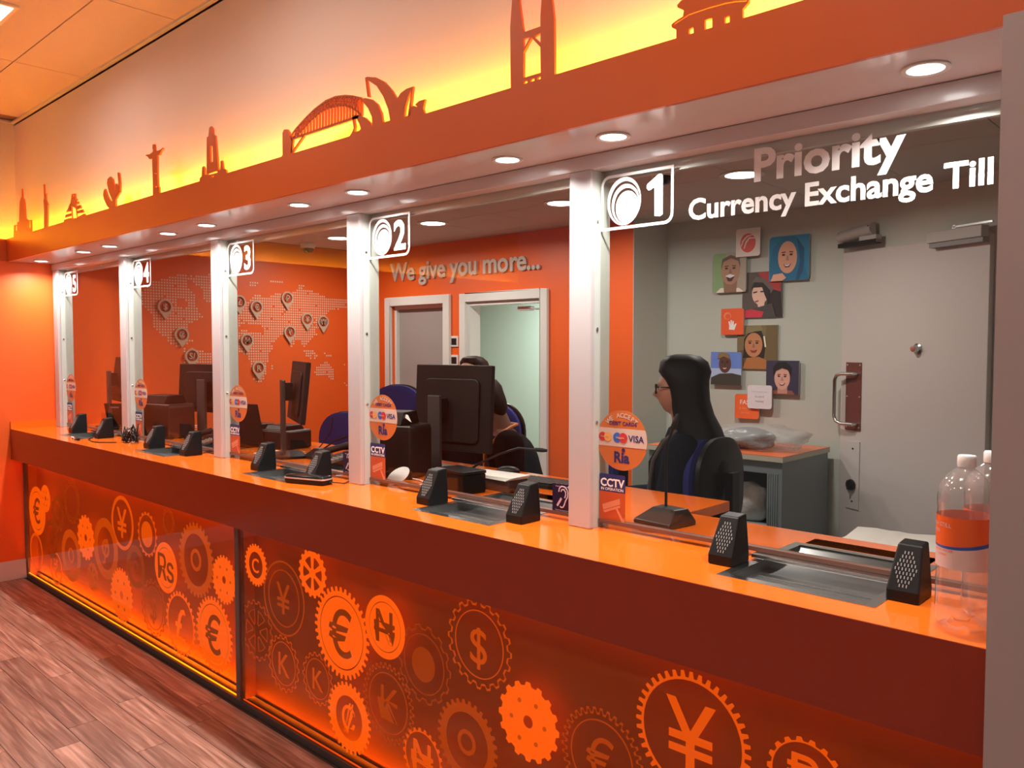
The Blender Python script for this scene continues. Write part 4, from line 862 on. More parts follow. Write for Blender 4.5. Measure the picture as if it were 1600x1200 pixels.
def blob(name,c,r,mt,seed,label,cat,amp=0.18,nu=26,nv=16,flat=True,parts=None):
    rn=random.Random(seed); ph=[(rn.uniform(1,4),rn.uniform(1,4),rn.uniform(0,6.28),rn.uniform(0,6.28)) for _ in range(6)]
    v=[];f=[]
    for j in range(nv+1):
        t_=math.pi*j/nv
        for k_ in range(nu):
            a=2*math.pi*k_/nu
            d=1+amp*sum(math.sin(p[0]*2*a+p[2])*math.sin(p[1]*t_*2+p[3]) for p in ph)/2.2*math.sin(t_)
            z_=-r[2]*math.cos(t_)*d; 
            if flat: z_=max(z_,-r[2]*0.80)
            v.append((c[0]+r[0]*math.sin(t_)*math.cos(a)*d,c[1]+r[1]*math.sin(t_)*math.sin(a)*d,c[2]+z_))
    for j in range(nv):
        for k_ in range(nu): f.append((j*nu+k_,j*nu+(k_+1)%nu,(j+1)*nu+(k_+1)%nu,(j+1)*nu+k_))
    o=MB(mt).add(v,f).build(name); 
    for p in o.data.polygons: p.use_smooth=True
    return tag(o,label,cat)
M_bag=mat('milky_plastic_film',(0.55,0.57,0.57),0.25,alpha=0.38,bump=(40,0.8),noise=(12,0.2))
ztop=cz1+0.0335
bt=blob('wrapped_bundle',(-1.60,2.93,ztop+0.07*0.8),(0.16,0.12,0.07),mat('dark_slate_cloth',(0.05,0.06,0.07),0.5,noise=(10,0.2)),4,'dark bundle wrapped in clear plastic on the grey cabinet','bundle',0.10)
pw=blob('plastic_wrap',(-1.54,2.93,ztop+0.085*0.8),(0.30,0.17,0.085),M_bag,9,'clear plastic wrap around the dark bundle','wrap',0.14)
pw.parent=bt; pw.location=pw.location-bt.location; del pw['category']; del pw['label']
bl=thing('black_canister','black canister standing on the grey cabinet behind the seated person','canister',(-1.97,3.08,ztop))
MB(M_black).lathe([(0.045,0),(0.047,0.004),(0.047,0.12),(0.040,0.135)],20,Matrix.Translation((-1.97,3.08,ztop))).build('body',bl,smooth=True); MB(M_dgrey).lathe([(0.036,0.1355),(0.036,0.165),(0.03,0.168)],20,Matrix.Translation((-1.97,3.08,ztop))).build('lid',bl,smooth=True)
blob('coin_bag',(-1.53,2.80,0.586+0.125*0.8),(0.14,0.085,0.125),mat('silver_bag',(0.62,0.63,0.60),0.3,bump=(60,1.0),noise=(14,0.6)),12,'crumpled silvery plastic bag inside the grey cabinet','bag',0.16)

# office chairs
def chair(x,y,rz,seat,label,bw=0.40,bh=0.50):
    t=thing('office_chair',label,'chair',(x,y,0),rz,'blue office chairs behind the counter')
    def cushion(mb,w,h,th,n=10):      # rounded slab in local YZ
        secs=[]
        for e,sx in ((0.0,0.90),(0.25,1.0),(0.75,1.0),(1.0,0.90)):
            lp=[(p[0]*sx,(p[1]-h/2)*sx+h/2) for p in rrect(-w/2,0,w/2,h,min(w,h)*0.42,7)]
            secs.append([(e*th,p[0],p[1]) for p in lp])
        return secs
    MB(M_blue).loft([[(p[0]-0.20,p[1],p[2]+seat+0.16) for p in sct] for sct in cushion(None,bw,bh,0.055)]).build('backrest',t,local=True,smooth=True)
    MB(M_black).loft([[(p[0]-0.245,p[1]*1.02,(p[2]-bh/2)*1.02+bh/2+seat+0.16) for p in sct] for sct in cushion(None,bw,bh,0.04)]).build('back_shell',t,local=True,smooth=True)
    sl=rrect(-0.21,-0.22,0.25,0.22,0.10,6)
    MB(M_blue).loft([[(p[0]*k_,p[1]*k_,seat-0.06+z_) for p in sl] for z_,k_ in ((0,0.95),(0.015,1.0),(0.045,1.0),(0.06,0.93))]).build('seat',t,local=True,smooth=True)
    MB(M_black).box(-0.30,-0.265,-0.03,0.03,seat-0.09,seat+0.45).box(-0.30,0.05,-0.03,0.03,seat-0.095,seat-0.07).build('back_bracket',t,local=True)
    MB(M_dgrey).lathe([(0.030,0.10),(0.030,seat*0.55),(0.018,seat*0.56),(0.018,seat-0.096)],14).build('stem',t,local=True,smooth=True)
    MB(M_steel).tube([(0.21*math.cos(2*math.pi*k_/24),0.21*math.sin(2*math.pi*k_/24),0.26) for k_ in range(24)],0.010,8,None,True).build('foot_ring',t,local=True,smooth=True)
    for k_ in range(5):
        a=2*math.pi*k_/5+0.3
        MB(M_black).loft([[(0.03*math.cos(a)-w_*math.sin(a),0.03*math.sin(a)+w_*math.cos(a),z_) for w_,z_ in ((-0.025,0.07),(0.025,0.07),(0.02,0.12),(-0.02,0.12))],[(0.29*math.cos(a)-w_*math.sin(a),0.29*math.sin(a)+w_*math.cos(a),z_) for w_,z_ in ((-0.018,0.055),(0.018,0.055),(0.014,0.08),(-0.014,0.08))]]).build('base_leg',t,local=True)
        MB(M_black).lathe([(0.018,-0.02),(0.026,-0.014),(0.026,0.014),(0.018,0.02)],14,Matrix.Translation((0.28*math.cos(a),0.28*math.sin(a),0.0265))@Matrix.Rotation(a,4,'Z')@Matrix.Rotation(R(90),4,'X')).build('caster',t,local=True,smooth=True)
    return t

# ================================================================== PEOPLE
SKINS={'light':(0.50,0.28,0.20),'brown':(0.18,0.085,0.055)}
def skin_mat(k): return mat('skin_'+k,SKINS[k],0.5,noise=(25,0.06),bump=(200,0.08))
def head_geo(c,fw,pitch=0.0,s=1.0):
    # sculpted head; local x forward, y left, z up; c = centre
    v=[];f=[];nu,nv=48,40
    G=lambda d,w: math.exp(-(d/w)**2)
    for j in range(nv+1):
        t_=math.pi*j/nv; z_=-math.cos(t_); rr=math.sin(t_)
        for k_ in range(nu):
            a=2*math.pi*k_/nu; x=rr*math.cos(a); y=rr*math.sin(a)
            fx=0.098*x; fy=0.074*y; fz=0.115*z_
            if z_<0: 
                taper=1-0.42*(-z_)**1.6; fy*=taper; fx=fx*(1-0.10*(-z_)) + (0.012*(-z_) if x>0 else 0)
                if x<0: fx*=1-0.35*(-z_)
            else: fx-=0.006*z_
            if x>0:
                n_=G(fy,0.010); fx+=n_*(0.027*G(fz+0.028,0.015)+0.013*G(fz+0.006,0.016))            # nose
                fx+=0.006*G(fz-0.022,0.010)*G(abs(fy)-0.022,0.03)                                         # brow
                fx-=0.010*G(fz-0.002,0.010)*G(abs(fy)-0.031,0.012)                                        # eye sockets
                fx+=0.006*G(fz+0.058,0.007)*G(fy,0.022)+0.005*G(fz+0.071,0.007)*G(fy,0.020)               # lips
                fx-=0.004*G(fz+0.0645,0.003)*G(fy,0.020); fx+=0.008*G(fz+0.095,0.014)*G(fy,0.022)         # mouth line, chin
            sg_=1 if fy>0 else -1
            fy+=sg_*0.016*G(fx+0.008,0.014)*G(fz+0.006,0.026)*(1 if abs(y)>0.5 else 0)                   # ears
            v.append(Vector((fx,fy,fz))*s)
    for j in range(nv):
        for k_ in range(nu): f.append((j*nu+k_,j*nu+(k_+1)%nu,(j+1)*nu+(k_+1)%nu,(j+1)*nu+k_))
    T=Matrix.Translation(c)@Matrix.Rotation(fw,4,'Z')@Matrix.Rotation(pitch,4,'Y')
    return [T@p for p in v],f,T
def limb(pts,rad,n=16):       # tapering limb with rounded ends through the joints
    pts=[Vector(p) for p in pts]; P=[];Q=[]
    d=(pts[0]-pts[1]).normalized()
    for k_ in (1.0,0.85,0.5): P.append(pts[0]+d*rad[0]*k_*0.98); Q.append(rad[0]*math.sqrt(max(0.0,1-(k_*0.98)**2)))
    for i_ in range(len(pts)):
        P.append(pts[i_]); Q.append(rad[i_])
        if i_<len(pts)-1:
            for u_ in (0.25,0.5,0.75): P.append(pts[i_].lerp(pts[i_+1],u_)); Q.append(rad[i_]+(rad[i_+1]-rad[i_])*u_)
    d=(pts[-1]-pts[-2]).normalized()
    for k_ in (0.5,0.85,1.0): P.append(pts[-1]+d*rad[-1]*k_*0.98); Q.append(rad[-1]*math.sqrt(max(0.0,1-(k_*0.98)**2)))
    mb=MB(M_black); mb.tube(P,Q,n); return mb
def trunk(secs,n=24):         # (x centre, z, depth radius, width radius)
    mb=MB(M_black); mb.loft([[(cx+rx*math.cos(2*math.pi*k_/n),ry*math.sin(2*math.pi*k_/n),z_) for k_ in range(n)] for cx,z_,rx,ry in secs]); return mb
def fuse(mbs,vox):
    vs=[];fs=[]
    for m_ in mbs:
        b_=len(vs); vs+=m_.v; fs+=[tuple(i_+b_ for i_ in f_) for f_ in m_.f]
    return remesh(vs,fs,vox)
def remesh(vs,fs,vox):
    me=bpy.data.meshes.new('rm'); me.from_pydata([tuple(v) for v in vs],[],fs); o=bpy.data.objects.new('rm',me); C.objects.link(o)
    r_=o.modifiers.new('r','REMESH'); r_.mode='VOXEL'; r_.voxel_size=vox; sm=o.modifiers.new('s','SMOOTH'); sm.iterations=3; sm.factor=0.5
    dg=bpy.context.evaluated_depsgraph_get(); m2=bpy.data.meshes.new_from_object(o.evaluated_get(dg))
    out=([v.co.copy() for v in m2.vertices],[tuple(p.vertices) for p in m2.polygons])
    bpy.data.objects.remove(o); bpy.data.meshes.remove(me); bpy.data.meshes.remove(m2); return out
def person(label,loc,rz,seat,lean,skin,jacket,trousers,head_turn=0.0,head_pitch=0.0,hand_h=None,reach=0.36,hc=None):
    t=thing('person',label,'person',loc,rz); s=seat
    def sp(h): return (lean*h/0.6, 0.0, s+h)
    hz=s+0.26 if hand_h is None else hand_h
    X=lambda h: sp(h)[0]
    tr=[(0.0,s+0.005,0.09,0.13),(0.0,s+0.05,0.125,0.175),(X(.10),s+0.12,0.125,0.170),(X(.22),s+0.24,0.105,0.145),(X(.34),s+0.36,0.112,0.155),(X(.44),s+0.46,0.115,0.170),(X(.50),s+0.52,0.098,0.165),(X(.545),s+0.56,0.072,0.115),(X(.57),s+0.585,0.055,0.070)]
    parts=[trunk(tr),limb([sp(0.54),Vector(sp(0.70))+Vector((0.02,0,0))],[0.056,0.052])]
    jk=[trunk([(cx,z_,rx+0.022+(0.01 if z_<s+0.3 else 0),ry+0.022) for cx,z_,rx,ry in tr[:-1]])]
    tro=[trunk([(0.0,s+0.0,0.10,0.14),(0.0,s+0.05,0.138,0.188),(X(.10),s+0.12,0.136,0.182),(X(.15),s+0.17,0.12,0.165)])]
    shoes=[]
    for sd in (1,-1):
        S_=Vector((X(.52),sd*0.165,s+0.525)); E_=Vector((X(.3)+0.05,sd*0.225,s+0.27)); W_=Vector((reach*0.78,sd*0.165,hz)); P_=W_+Vector((0.07,-sd*0.012,0.004))
        parts+= [limb([S_,E_,W_],[0.058,0.043,0.027]),limb([W_,P_],[0.027,0.032])]
        jk.append(limb([S_,E_,W_.lerp(E_,0.10)],[0.080,0.062,0.046]))
        for dy,ln in ((-0.025,0.060),(-0.009,0.072),(0.009,0.068),(0.025,0.054)):
            b_=P_+Vector((0.024,dy,0)); parts.append(limb([b_,b_+Vector((ln*0.45,dy*0.15,0.004)),b_+Vector((ln*0.95,dy*0.2,-0.016))],[0.0095,0.009,0.008],10))
        b_=W_+Vector((0.045,-sd*0.028,-0.004)); parts.append(limb([b_,b_+Vector((0.025,-sd*0.020,-0.006)),b_+Vector((0.052,-sd*0.022,-0.014))],[0.012,0.010,0.0085],10))
        Hp=Vector((0.04,sd*0.09,s+0.075)); K_=Vector((0.42,sd*0.115,s+0.065)); A_=Vector((0.35,sd*0.115,s-0.37)); 
        parts+= [limb([Hp,K_,A_],[0.085,0.060,0.040]),limb([A_,A_+Vector((0.11,0,-0.035))],[0.040,0.030])]
        tro.append(limb([Hp,K_,A_],[0.100,0.076,0.058])); shoes.append(A_)
    hcn=Vector(hc) if hc else Vector(sp(0.68))+Vector((0.03,0,0.105))
    hv,hf,HT=head_geo(hcn,head_turn,head_pitch,1.03)
    hm=MB(M_black); hm.add(hv,hf); parts.append(hm)
    av,af=fuse(parts,0.0075)
    bo=MB(skin_mat(skin)).add(av,af).build('body',t,local=True)
    jv,jf=fuse(jk,0.011); jo=MB(jacket).add(jv,jf).build('jacket',t,local=True)
    tv,tf=fuse(tro,0.011); to=MB(trousers).add(tv,tf).build('trousers',t,local=True)
    for o_ in (bo,jo,to):
        for p in o_.data.polygons: p.use_smooth=True
    for a in shoes: MB(M_black).ell((a.x+0.07,a.y,a.z-0.035),(0.13,0.045,0.040),16,10).build('shoe',t,local=True,smooth=True)
    return t,HT,hcn,sp
def eyes(t,HT):
    for sd in (1,-1):
        e=MB(mat('eye_white',(0.6,0.58,0.55),0.3,noise=(20,0.02))).ell((0.080,sd*0.031,0.003),(0.010,0.013,0.0075),12,8,HT); e.m(M_blackg).ell((0.0865,sd*0.031,0.003),(0.0045,0.005,0.005),10,6,HT); e.build('eye',t,local=True,smooth=True)
def hair_loft(t,HT,secs,mt,n=36,sq=1.0):
    pw_=lambda c_: math.copysign(abs(c_)**sq,c_)
    out=[]
    for (z_,cx,rx,ry) in secs:
        out.append([HT@Vector((cx+rx*pw_(math.cos(2*math.pi*k_/n))*(1+0.015*math.sin(7*2*math.pi*k_/n)),ry*math.sin(2*math.pi*k_/n)*(1+0.02*math.sin(9*2*math.pi*k_/n+z_*30)),z_)) for k_ in range(n)])
    return MB(mt).loft(out).build('hair',t,local=True,smooth=True)
M_hairb=mat('black_hair',(0.006,0.0055,0.006),0.55,0.0,0.2,noise=(60,0.3)); M_hairbr=mat('dark_brown_hair',(0.020,0.012,0.009),0.6,0.0,0.2,noise=(60,0.3))
M_navyj=mat('dark_navy_cloth',(0.010,0.012,0.022),0.85,0.0,0.08,noise=(20,0.2)); M_maroon=mat('maroon_lining',(0.030,0.010,0.010),0.85,0.0,0.08,noise=(20,0.2)); M_blackc=mat('black_cloth',(0.011,0.008,0.009),0.9,0.0,0.08,noise=(20,0.2)); M_grcloth=mat('grey_hood_lining',(0.10,0.085,0.08),0.9,noise=(20,0.1))

# -- seated person with long black hair and glasses, in profile at till one
SH=0.645
fz=math.atan2(-0.42,-0.91)
wt,HT,hc,sp=person('person with long black hair and dark-rimmed glasses seated in profile at till one',(-1.165,1.455,0),fz,SH,-0.01,'light',M_navyj,M_blackc,0.0,0.0,None,0.42)
eyes(wt,HT)
hair_loft(wt,HT@Matrix.Translation((0.010,0,0.003))@Matrix.Scale(1.06,4),[(0.142,-0.018,0.030,0.030),(0.134,-0.020,0.070,0.058),(0.110,-0.024,0.098,0.078),(0.070,-0.028,0.108,0.092),(0.035,-0.036,0.092,0.098),(0.000,-0.044,0.084,0.101),(-0.05,-0.052,0.080,0.102),(-0.11,-0.066,0.084,0.108),(-0.17,-0.088,0.094,0.120),(-0.24,-0.110,0.096,0.140),(-0.31,-0.128,0.092,0.152),(-0.38,-0.142,0.078,0.150),(-0.45,-0.150,0.055,0.135),(-0.49,-0.152,0.025,0.11)],M_hairb,40,0.55)
gl=MB(M_blackg)
for sd in (1,-1):
    lp=[(0.100+0.004*abs(math.sin(a_)),sd*0.033+0.026*math.cos(a_),-0.001+0.021*math.sin(a_)) for a_ in [2*math.pi*k_/20 for k_ in range(20)]]
    gl.tube(lp,0.0035,8,HT,True); gl.tube([(0.100,sd*0.059,0.008),(0.06,sd*0.077,0.009),(-0.02,sd*0.083,0.006)],0.003,8,HT)
gl.tube([(0.103,0.008,0.004),(0.106,0.0,0.007),(0.103,-0.008,0.004)],0.003,8,HT)
gl.build('glasses',wt,local=True,smooth=True)
# open jacket front, hood edges
MB(M_maroon).loft([[(hcx+0.0,w_,z_) for hcx,w_ in ((0.105,-0.07),(0.148,-0.04),(0.152,0.04),(0.105,0.07),(0.06,0.06),(0.06,-0.06))] for z_ in (SH+0.12,SH+0.30,SH+0.46)]+[[(a_*0.62,b_*0.8,SH+0.56) for a_,b_ in ((0.105,-0.07),(0.148,-0.04),(0.152,0.04),(0.105,0.07),(0.06,0.06),(0.06,-0.06))]]).build('jumper',wt,local=True,smooth=True)
for sd in (1,-1): MB(M_grcloth).tube([(0.02,sd*0.085,SH+0.605),(0.075,sd*0.095,SH+0.56),(0.125,sd*0.085,SH+0.47),(0.145,sd*0.07,SH+0.33),(0.15,sd*0.065,SH+0.18)],0.010,8).build('jacket_edge',wt,local=True,smooth=True)
MB(M_navyj).loft([[(-0.03+rx*math.cos(2*math.pi*k_/20),ry*math.sin(2*math.pi*k_/20),SH+z_) for k_ in range(20)] for z_,rx,ry in ((0.53,0.10,0.12),(0.57,0.115,0.125),(0.61,0.10,0.105),(0.625,0.08,0.085))]).build('hood',wt,local=True,smooth=True)
chair(-1.20,1.43,fz-R(24),SH-0.01,'blue office chair with black shell behind the person at till one',0.39,0.43)

# -- person leaning forward at till two, seen past the monitor, wearing an orange lanyard
SH2=0.60; f2=math.atan2(-0.72,-0.69)
pt_,HT2,hc2,sp2=person('person in black with an orange lanyard leaning forward beside the monitor at till two',(-2.055,1.46,0),f2,SH2,0.17,'brown',M_blackc,M_blackc,0.0,R(24),None,0.42,(0.17*0.68/0.6+0.075,0.0,SH2+0.715))
eyes(pt_,HT2)
hair_loft(pt_,HT2,[(0.128,-0.014,0.028,0.028),(0.120,-0.016,0.065,0.052),(0.095,-0.022,0.090,0.070),(0.055,-0.030,0.094,0.080),(0.020,-0.042,0.078,0.082),(-0.02,-0.055,0.062,0.078),(-0.06,-0.062,0.046,0.066),(-0.085,-0.062,0.025,0.045)],M_hairbr)
MB(mat('orange_lanyard',(0.55,0.16,0.035),0.6,noise=(20,0.05))).tube([Vector(sp2(0.605))+Vector((-0.075,0.0,0.008)),Vector(sp2(0.60))+Vector((-0.04,-0.085,0.01)),Vector(sp2(0.55))+Vector((0.03,-0.125,0.03)),Vector(sp2(0.47))+Vector((0.13,-0.115,0.02)),Vector(sp2(0.35))+Vector((0.165,-0.05,0.0)),Vector(sp2(0.25))+Vector((0.165,0.0,0.0)),Vector(sp2(0.35))+Vector((0.165,0.05,0.0)),Vector(sp2(0.47))+Vector((0.13,0.115,0.02)),Vector(sp2(0.55))+Vector((0.03,0.125,0.03)),Vector(sp2(0.60))+Vector((-0.04,0.085,0.01))],0.009,8,None,True).build('lanyard',pt_,local=True,smooth=True)
chair(-1.93,1.60,f2+R(8),SH2,'black-backed blue office chair carrying the person at till two',0.44,0.50)
# -- third person, only the top of the head shows above the monitor
SH3=0.64; f3=math.atan2(-0.98,0.2)
p3,HT3,hc3,sp3=person('person with short brown hair hidden behind the till two monitor',(-2.80,1.76,0),f3,SH3,0.03,'light',M_blackc,M_blackc,0.0,R(2),None,0.40)
eyes(p3,HT3)
hair_loft(p3,HT3,[(0.136,-0.022,0.030,0.030),(0.126,-0.026,0.064,0.062),(0.100,-0.036,0.086,0.084),(0.065,-0.046,0.082,0.092),(0.030,-0.052,0.074,0.094),(-0.02,-0.055,0.066,0.090),(-0.06,-0.062,0.048,0.074),(-0.09,-0.062,0.028,0.05)],M_hairbr)
chair(-2.84,1.80,f3,SH3,'office chair hidden behind the till two monitor',0.42,0.46)
# -- empty chairs
chair(-3.10,1.30,R(-60),0.74,'empty blue office chair left of the monitor at till two',0.34,0.48)
chair(-3.92,1.47,R(-70),0.56,'empty blue office chair behind the screen post at till three',0.44,0.44)

# ================================================================== EQUIPMENT ON THE STAFF SIDE OF THE COUNTER
HZ=H+0.0004
def monitor(x,y,rz,w,h,zc,label,tilt=0.0,neck=None,face=1,back=0.06,neckx=0.0):
    # local: screen faces +y, back faces -y
    t=thing('monitor',label,'monitor',(x,y,HZ),rz,'monitors at the tills')
    T=Matrix.Translation((0,0.045,zc))@Matrix.Rotation(tilt,4,'X')
    MB(M_dgrey).box(-w/2,w/2,-0.012,0.012,-h/2,h/2,T).build('screen_case',t,local=True,bevel=0.004)
    MB(M_dgrey).prism(rrect(-w*0.36,-h*0.40,w*0.36,h*0.34,0.03,4),0.0125,0.022,T@Matrix.Rotation(R(90),4,'X')).build('rear_cover',t,local=True,bevel=0.006)
    MB(M_blackg).box(-w/2+0.01,w/2-0.01,0.0122,0.0135,-h/2+0.016,h/2-0.01,T).build('screen',t,local=True)
    MB(mat('stand_grey',(0.035,0.032,0.032),0.4,noise=(10,0.1))).box(-0.036+neckx,0.036+neckx,-0.045,-0.025,0.014,zc+0.06).build('stand_neck',t,local=True,bevel=0.004)
    MB(M_black).box(-0.036+neckx,0.036+neckx,-0.026,0.013,zc-0.045,zc+0.045).build('mount',t,local=True)
    MB(M_black).prism(rrect(-0.13,-0.11,0.13,0.07,0.03,4),0,0.014).build('stand_base',t,local=True,bevel=0.003)
    lg=MB(M_alu).lathe([(0.009,0),(0.009,0.001)],16,Matrix.Translation((neckx+0.15,-0.0195,0.085))@Matrix.Rotation(R(90),4,'X')); 
    return t
monitor(-2.01,0.80,R(7),0.455,0.395,0.285,'black monitor seen from behind at till two, the largest in view',R(-3),neckx=-0.045)
monitor(-2.964,0.57,R(-24),0.50,0.31,0.335,'black monitor seen edge-on with its stand at till three',R(-6))
monitor(-4.26,0.72,R(14),0.50,0.31,0.30,'black monitor seen from behind at till four',R(-4),neckx=0.05)
monitor(-5.13,0.52,R(-10),0.46,0.31,0.34,'black monitor at till five beside the far post',R(-8))
# black printer box at till two
def printer(x,y,rz,w,d,h,label,paper=True,mt=None):
    mt=mt or M_dgrey
    t=thing('receipt_printer',label,'printer',(x,y,HZ),rz)
    b_=MB(mt); b_.loft([[( -w/2*k_,-d/2*k2,z_),(w/2*k_,-d/2*k2,z_),(w/2*k_,d/2*k2,z_),(-w/2*k_,d/2*k2,z_)] for z_,k_,k2 in ((0,1,1),(h*0.72,1,1),(h*0.80,0.97,0.97))]); b_.build('body',t,local=True,bevel=0.01)
    MB(M_black).prism([(-d*0.45,h*0.805),(d*0.42,h*0.805),(d*0.30,h),(-d*0.30,h)],-w*0.38,w*0.30,Matrix(((0,0,1,0),(1,0,0,0),(0,1,0,0),(0,0,0,1)))).build('lid',t,local=True,bevel=0.004)
    MB(M_alu).box(-w*0.48,w*0.48,-d*0.49,-d*0.47,h*0.785,h*0.80).build('trim',t,local=True)
    if paper: MB(M_paper).prism([(0,0),(0.05,-0.012),(0.075,-0.045),(0.03,-0.02)],0,0.001,Matrix.Translation((w*0.16,-d*0.18,h*0.99))@Matrix.Rotation(R(65),4,'X')).build('paper_slip',t,local=True)
    return t
printer(-2.075,0.545,R(20),0.275,0.19,0.285,'tall black receipt printer behind the card sticker at till two')
printer(-4.33,0.53,R(12),0.30,0.19,0.265,'dark receipt printer behind the screen at till four',False,mat('dark_brown_plastic',(0.030,0.012,0.010),0.4,noise=(10,0.1)))
printer(-3.30,0.75,R(12),0.22,0.18,0.13,'low black receipt printer next to the till three monitor',False)
# laptops
def laptop(x,y,rz,label,open_a=105,w=0.34,d=0.235):
    t=thing('laptop',label,'laptop',(x,y,HZ),rz)          # hinge at local y=0, keyboard towards +y, lid back faces -y
    ba=MB(M_dgrey).box(-w/2,w/2,0.0,d,0.004,0.020).build('base',t,local=True,bevel=0.004)
    kb=MB(M_black)
    for r_ in range(5):
        for k_ in range(13): kb.box(-w*0.44+k_*w*0.068,-w*0.44+k_*w*0.068+w*0.058,0.03+r_*0.021,0.03+r_*0.021+0.017,0.0203,0.0225)
    ko=kb.build('keys',ba,local=True); ko['kind']='stuff'
    T=Matrix.Translation((0,0,0.021))@Matrix.Rotation(R(open_a-180),4,'X')
    li=MB(M_dgrey).box(-w/2,w/2,-0.004,0.004,0.0,d,Matrix.Translation((0,0,0.021))@Matrix.Rotation(R(14),4,'X')).build('lid',t,local=True,bevel=0.003)
    T=Matrix.Translation((0,0,0.021))@Matrix.Rotation(R(14),4,'X')
    MB(mat('laptop_badge',(0.20,0.19,0.19),0.4,noise=(10,0.05))).box(-w*0.34,-w*0.10,-0.0048,-0.0042,d*0.80,d*0.86,T).build('badge',li,local=True)
    MB(M_blackg).box(-w/2+0.01,w/2-0.01,0.0042,0.0048,0.015,d-0.01,T).build('screen',li,local=True)
    return t
laptop(-3.52,0.60,R(18),'open black laptop seen from its lid at till three')
laptop(-5.05,0.56,R(35),'open dark laptop at till five, next to the left speaker',w=0.27,d=0.16)
# gooseneck microphones
def mic(x,y,rz,label,neck,base=(0.15,0.13,0.05)):
    t=thing('gooseneck_microphone',label,'microphone',(x,y,HZ),rz,'gooseneck microphones at the tills')
    w,d,h=base
    MB(mat('mic_base_black',(0.020,0.012,0.011),0.4,noise=(10,0.1))).loft([[(-w/2,-d/2,0),(w/2,-d/2,0),(w/2,d/2,0),(-w/2,d/2,0)],[(-w/2,-d/2,0.014),(w/2,-d/2,0.014),(w/2,d/2,0.014),(-w/2,d/2,0.014)],[(-w*0.30,-d*0.05,h),(w*0.30,-d*0.05,h),(w*0.34,d*0.42,h),(-w*0.34,d*0.42,h)]]).build('base',t,local=True,bevel=0.004)
    MB(M_black).tube(neck,0.0045,8).build('neck',t,local=True,smooth=True)
    a,b_=Vector(neck[-2]),Vector(neck[-1]); dd=(b_-a).normalized()
    MB(M_dgrey).tube([b_-dd*0.005,b_,b_+dd*0.03,b_+dd*0.05],[0.005,0.009,0.009,0.006],12).build('capsule',t,local=True,smooth=True)
    return t
mic(-0.665,0.515,R(-8),'gooseneck microphone with wedge base at till one, before the seated person',[(-0.02,0.03,0.046),(-0.022,0.032,0.10),(-0.028,0.036,0.18),(-0.030,0.045,0.25),(-0.020,0.06,0.30)])
mic(-1.74,0.66,R(0),'gooseneck microphone bending to the right beside the till two monitor',[(0.0,0.03,0.046),(0.04,0.05,0.075),(0.12,0.08,0.115),(0.20,0.11,0.145),(0.27,0.14,0.142)],(0.12,0.10,0.05))
mic(-2.78,0.62,R(0),'gooseneck microphone arching right at till three',[(0.0,0.03,0.046),(0.06,0.06,0.09),(0.16,0.12,0.13),(0.26,0.18,0.155),(0.33,0.22,0.155)],(0.12,0.10,0.05))
# keyboards
def keyboard(x,y,rz,label):
    t=thing('keyboard',label,'keyboard',(x,y,HZ),rz,'keyboards at the tills')
    MB(M_black).box(-0.22,0.22,-0.07,0.07,0.0,0.018).build('case',t,local=True,bevel=0.004)
    k_=MB(M_dgrey)
    for r_ in range(6):
        for c_ in range(20): k_.box(-0.21+c_*0.021,-0.21+c_*0.021+0.018,-0.062+r_*0.0208,-0.062+r_*0.0208+0.0175,0.0183,0.023)
    k_.build('keys',t,local=True)['kind']='stuff'
keyboard(-1.38,0.80,R(4),'black keyboard behind the glass right of the tray at till two')
keyboard(-4.10,0.88,R(5),'black keyboard under the monitor at till four')
# white box with a dark side in front of the monitor at till two
t=thing('document_box','dark flat box with white sheets on top at till two','box',(-1.52,0.60,HZ))
MB(mat('brown_box',(0.055,0.022,0.016),0.5,noise=(10,0.1))).box(-0.12,0.12,-0.035,0.075,0,0.045).build('box',t,local=True,bevel=0.003); 
for k_ in range(4): MB(M_paper).box(-0.13+0.006*k_,0.115+0.004*k_,-0.038,0.085,0.0455+0.003*k_,0.0482+0.003*k_,Matrix.Rotation(R(2*k_-3),4,'Z')).build('sheet',t,local=True)
t=thing('cash_box','black box directly behind the left speaker of till two','box',(-1.575,0.47,HZ),R(-6)); MB(M_black).box(-0.09,0.09,-0.05,0.06,0,0.075).build('body',t,local=True,bevel=0.004); MB(M_dgrey).box(-0.092,0.092,-0.052,0.062,0.0755,0.088).build('lid',t,local=True,bevel=0.003)
t=thing('computer_mouse','black computer mouse with a silver edge behind the papers at till two','mouse',(-1.72,0.90,HZ),R(30)); MB(M_black).ell((0,0,0.014),(0.055,0.032,0.024),20,12).build('shell',t,local=True,smooth=True); MB(M_alu).tube([(0.045*math.cos(a_),0.031*math.sin(a_),0.018) for a_ in [R(20+k_*14) for k_ in range(11)]],0.003,6).build('edge',t,local=True)
# white disc on a lead
t=thing('white_puck','white round plate with a pale lead lying by the glass at till two','plate',(-1.885,0.415,HZ)); MB(M_decal).lathe([(0.0,0.0),(0.050,0.0),(0.053,0.003),(0.050,0.007),(0.0,0.008)],28,Matrix.Translation((0,0,0.030))@Matrix.Rotation(R(38),4,'X')).build('disc',t,local=True,smooth=True); MB(M_paper).tube([(0.03,0.0,0.01),(0.07,0.0,0.004),(0.11,0.02,0.004),(0.10,0.07,0.004),(0.02,0.10,0.004),(-0.10,0.11,0.005)],0.0035,8).build('lead',t,local=True,smooth=True)
MB(M_decal).box(-0.02,0.02,0.0,0.01,0,0.028).build('foot',t,local=True)
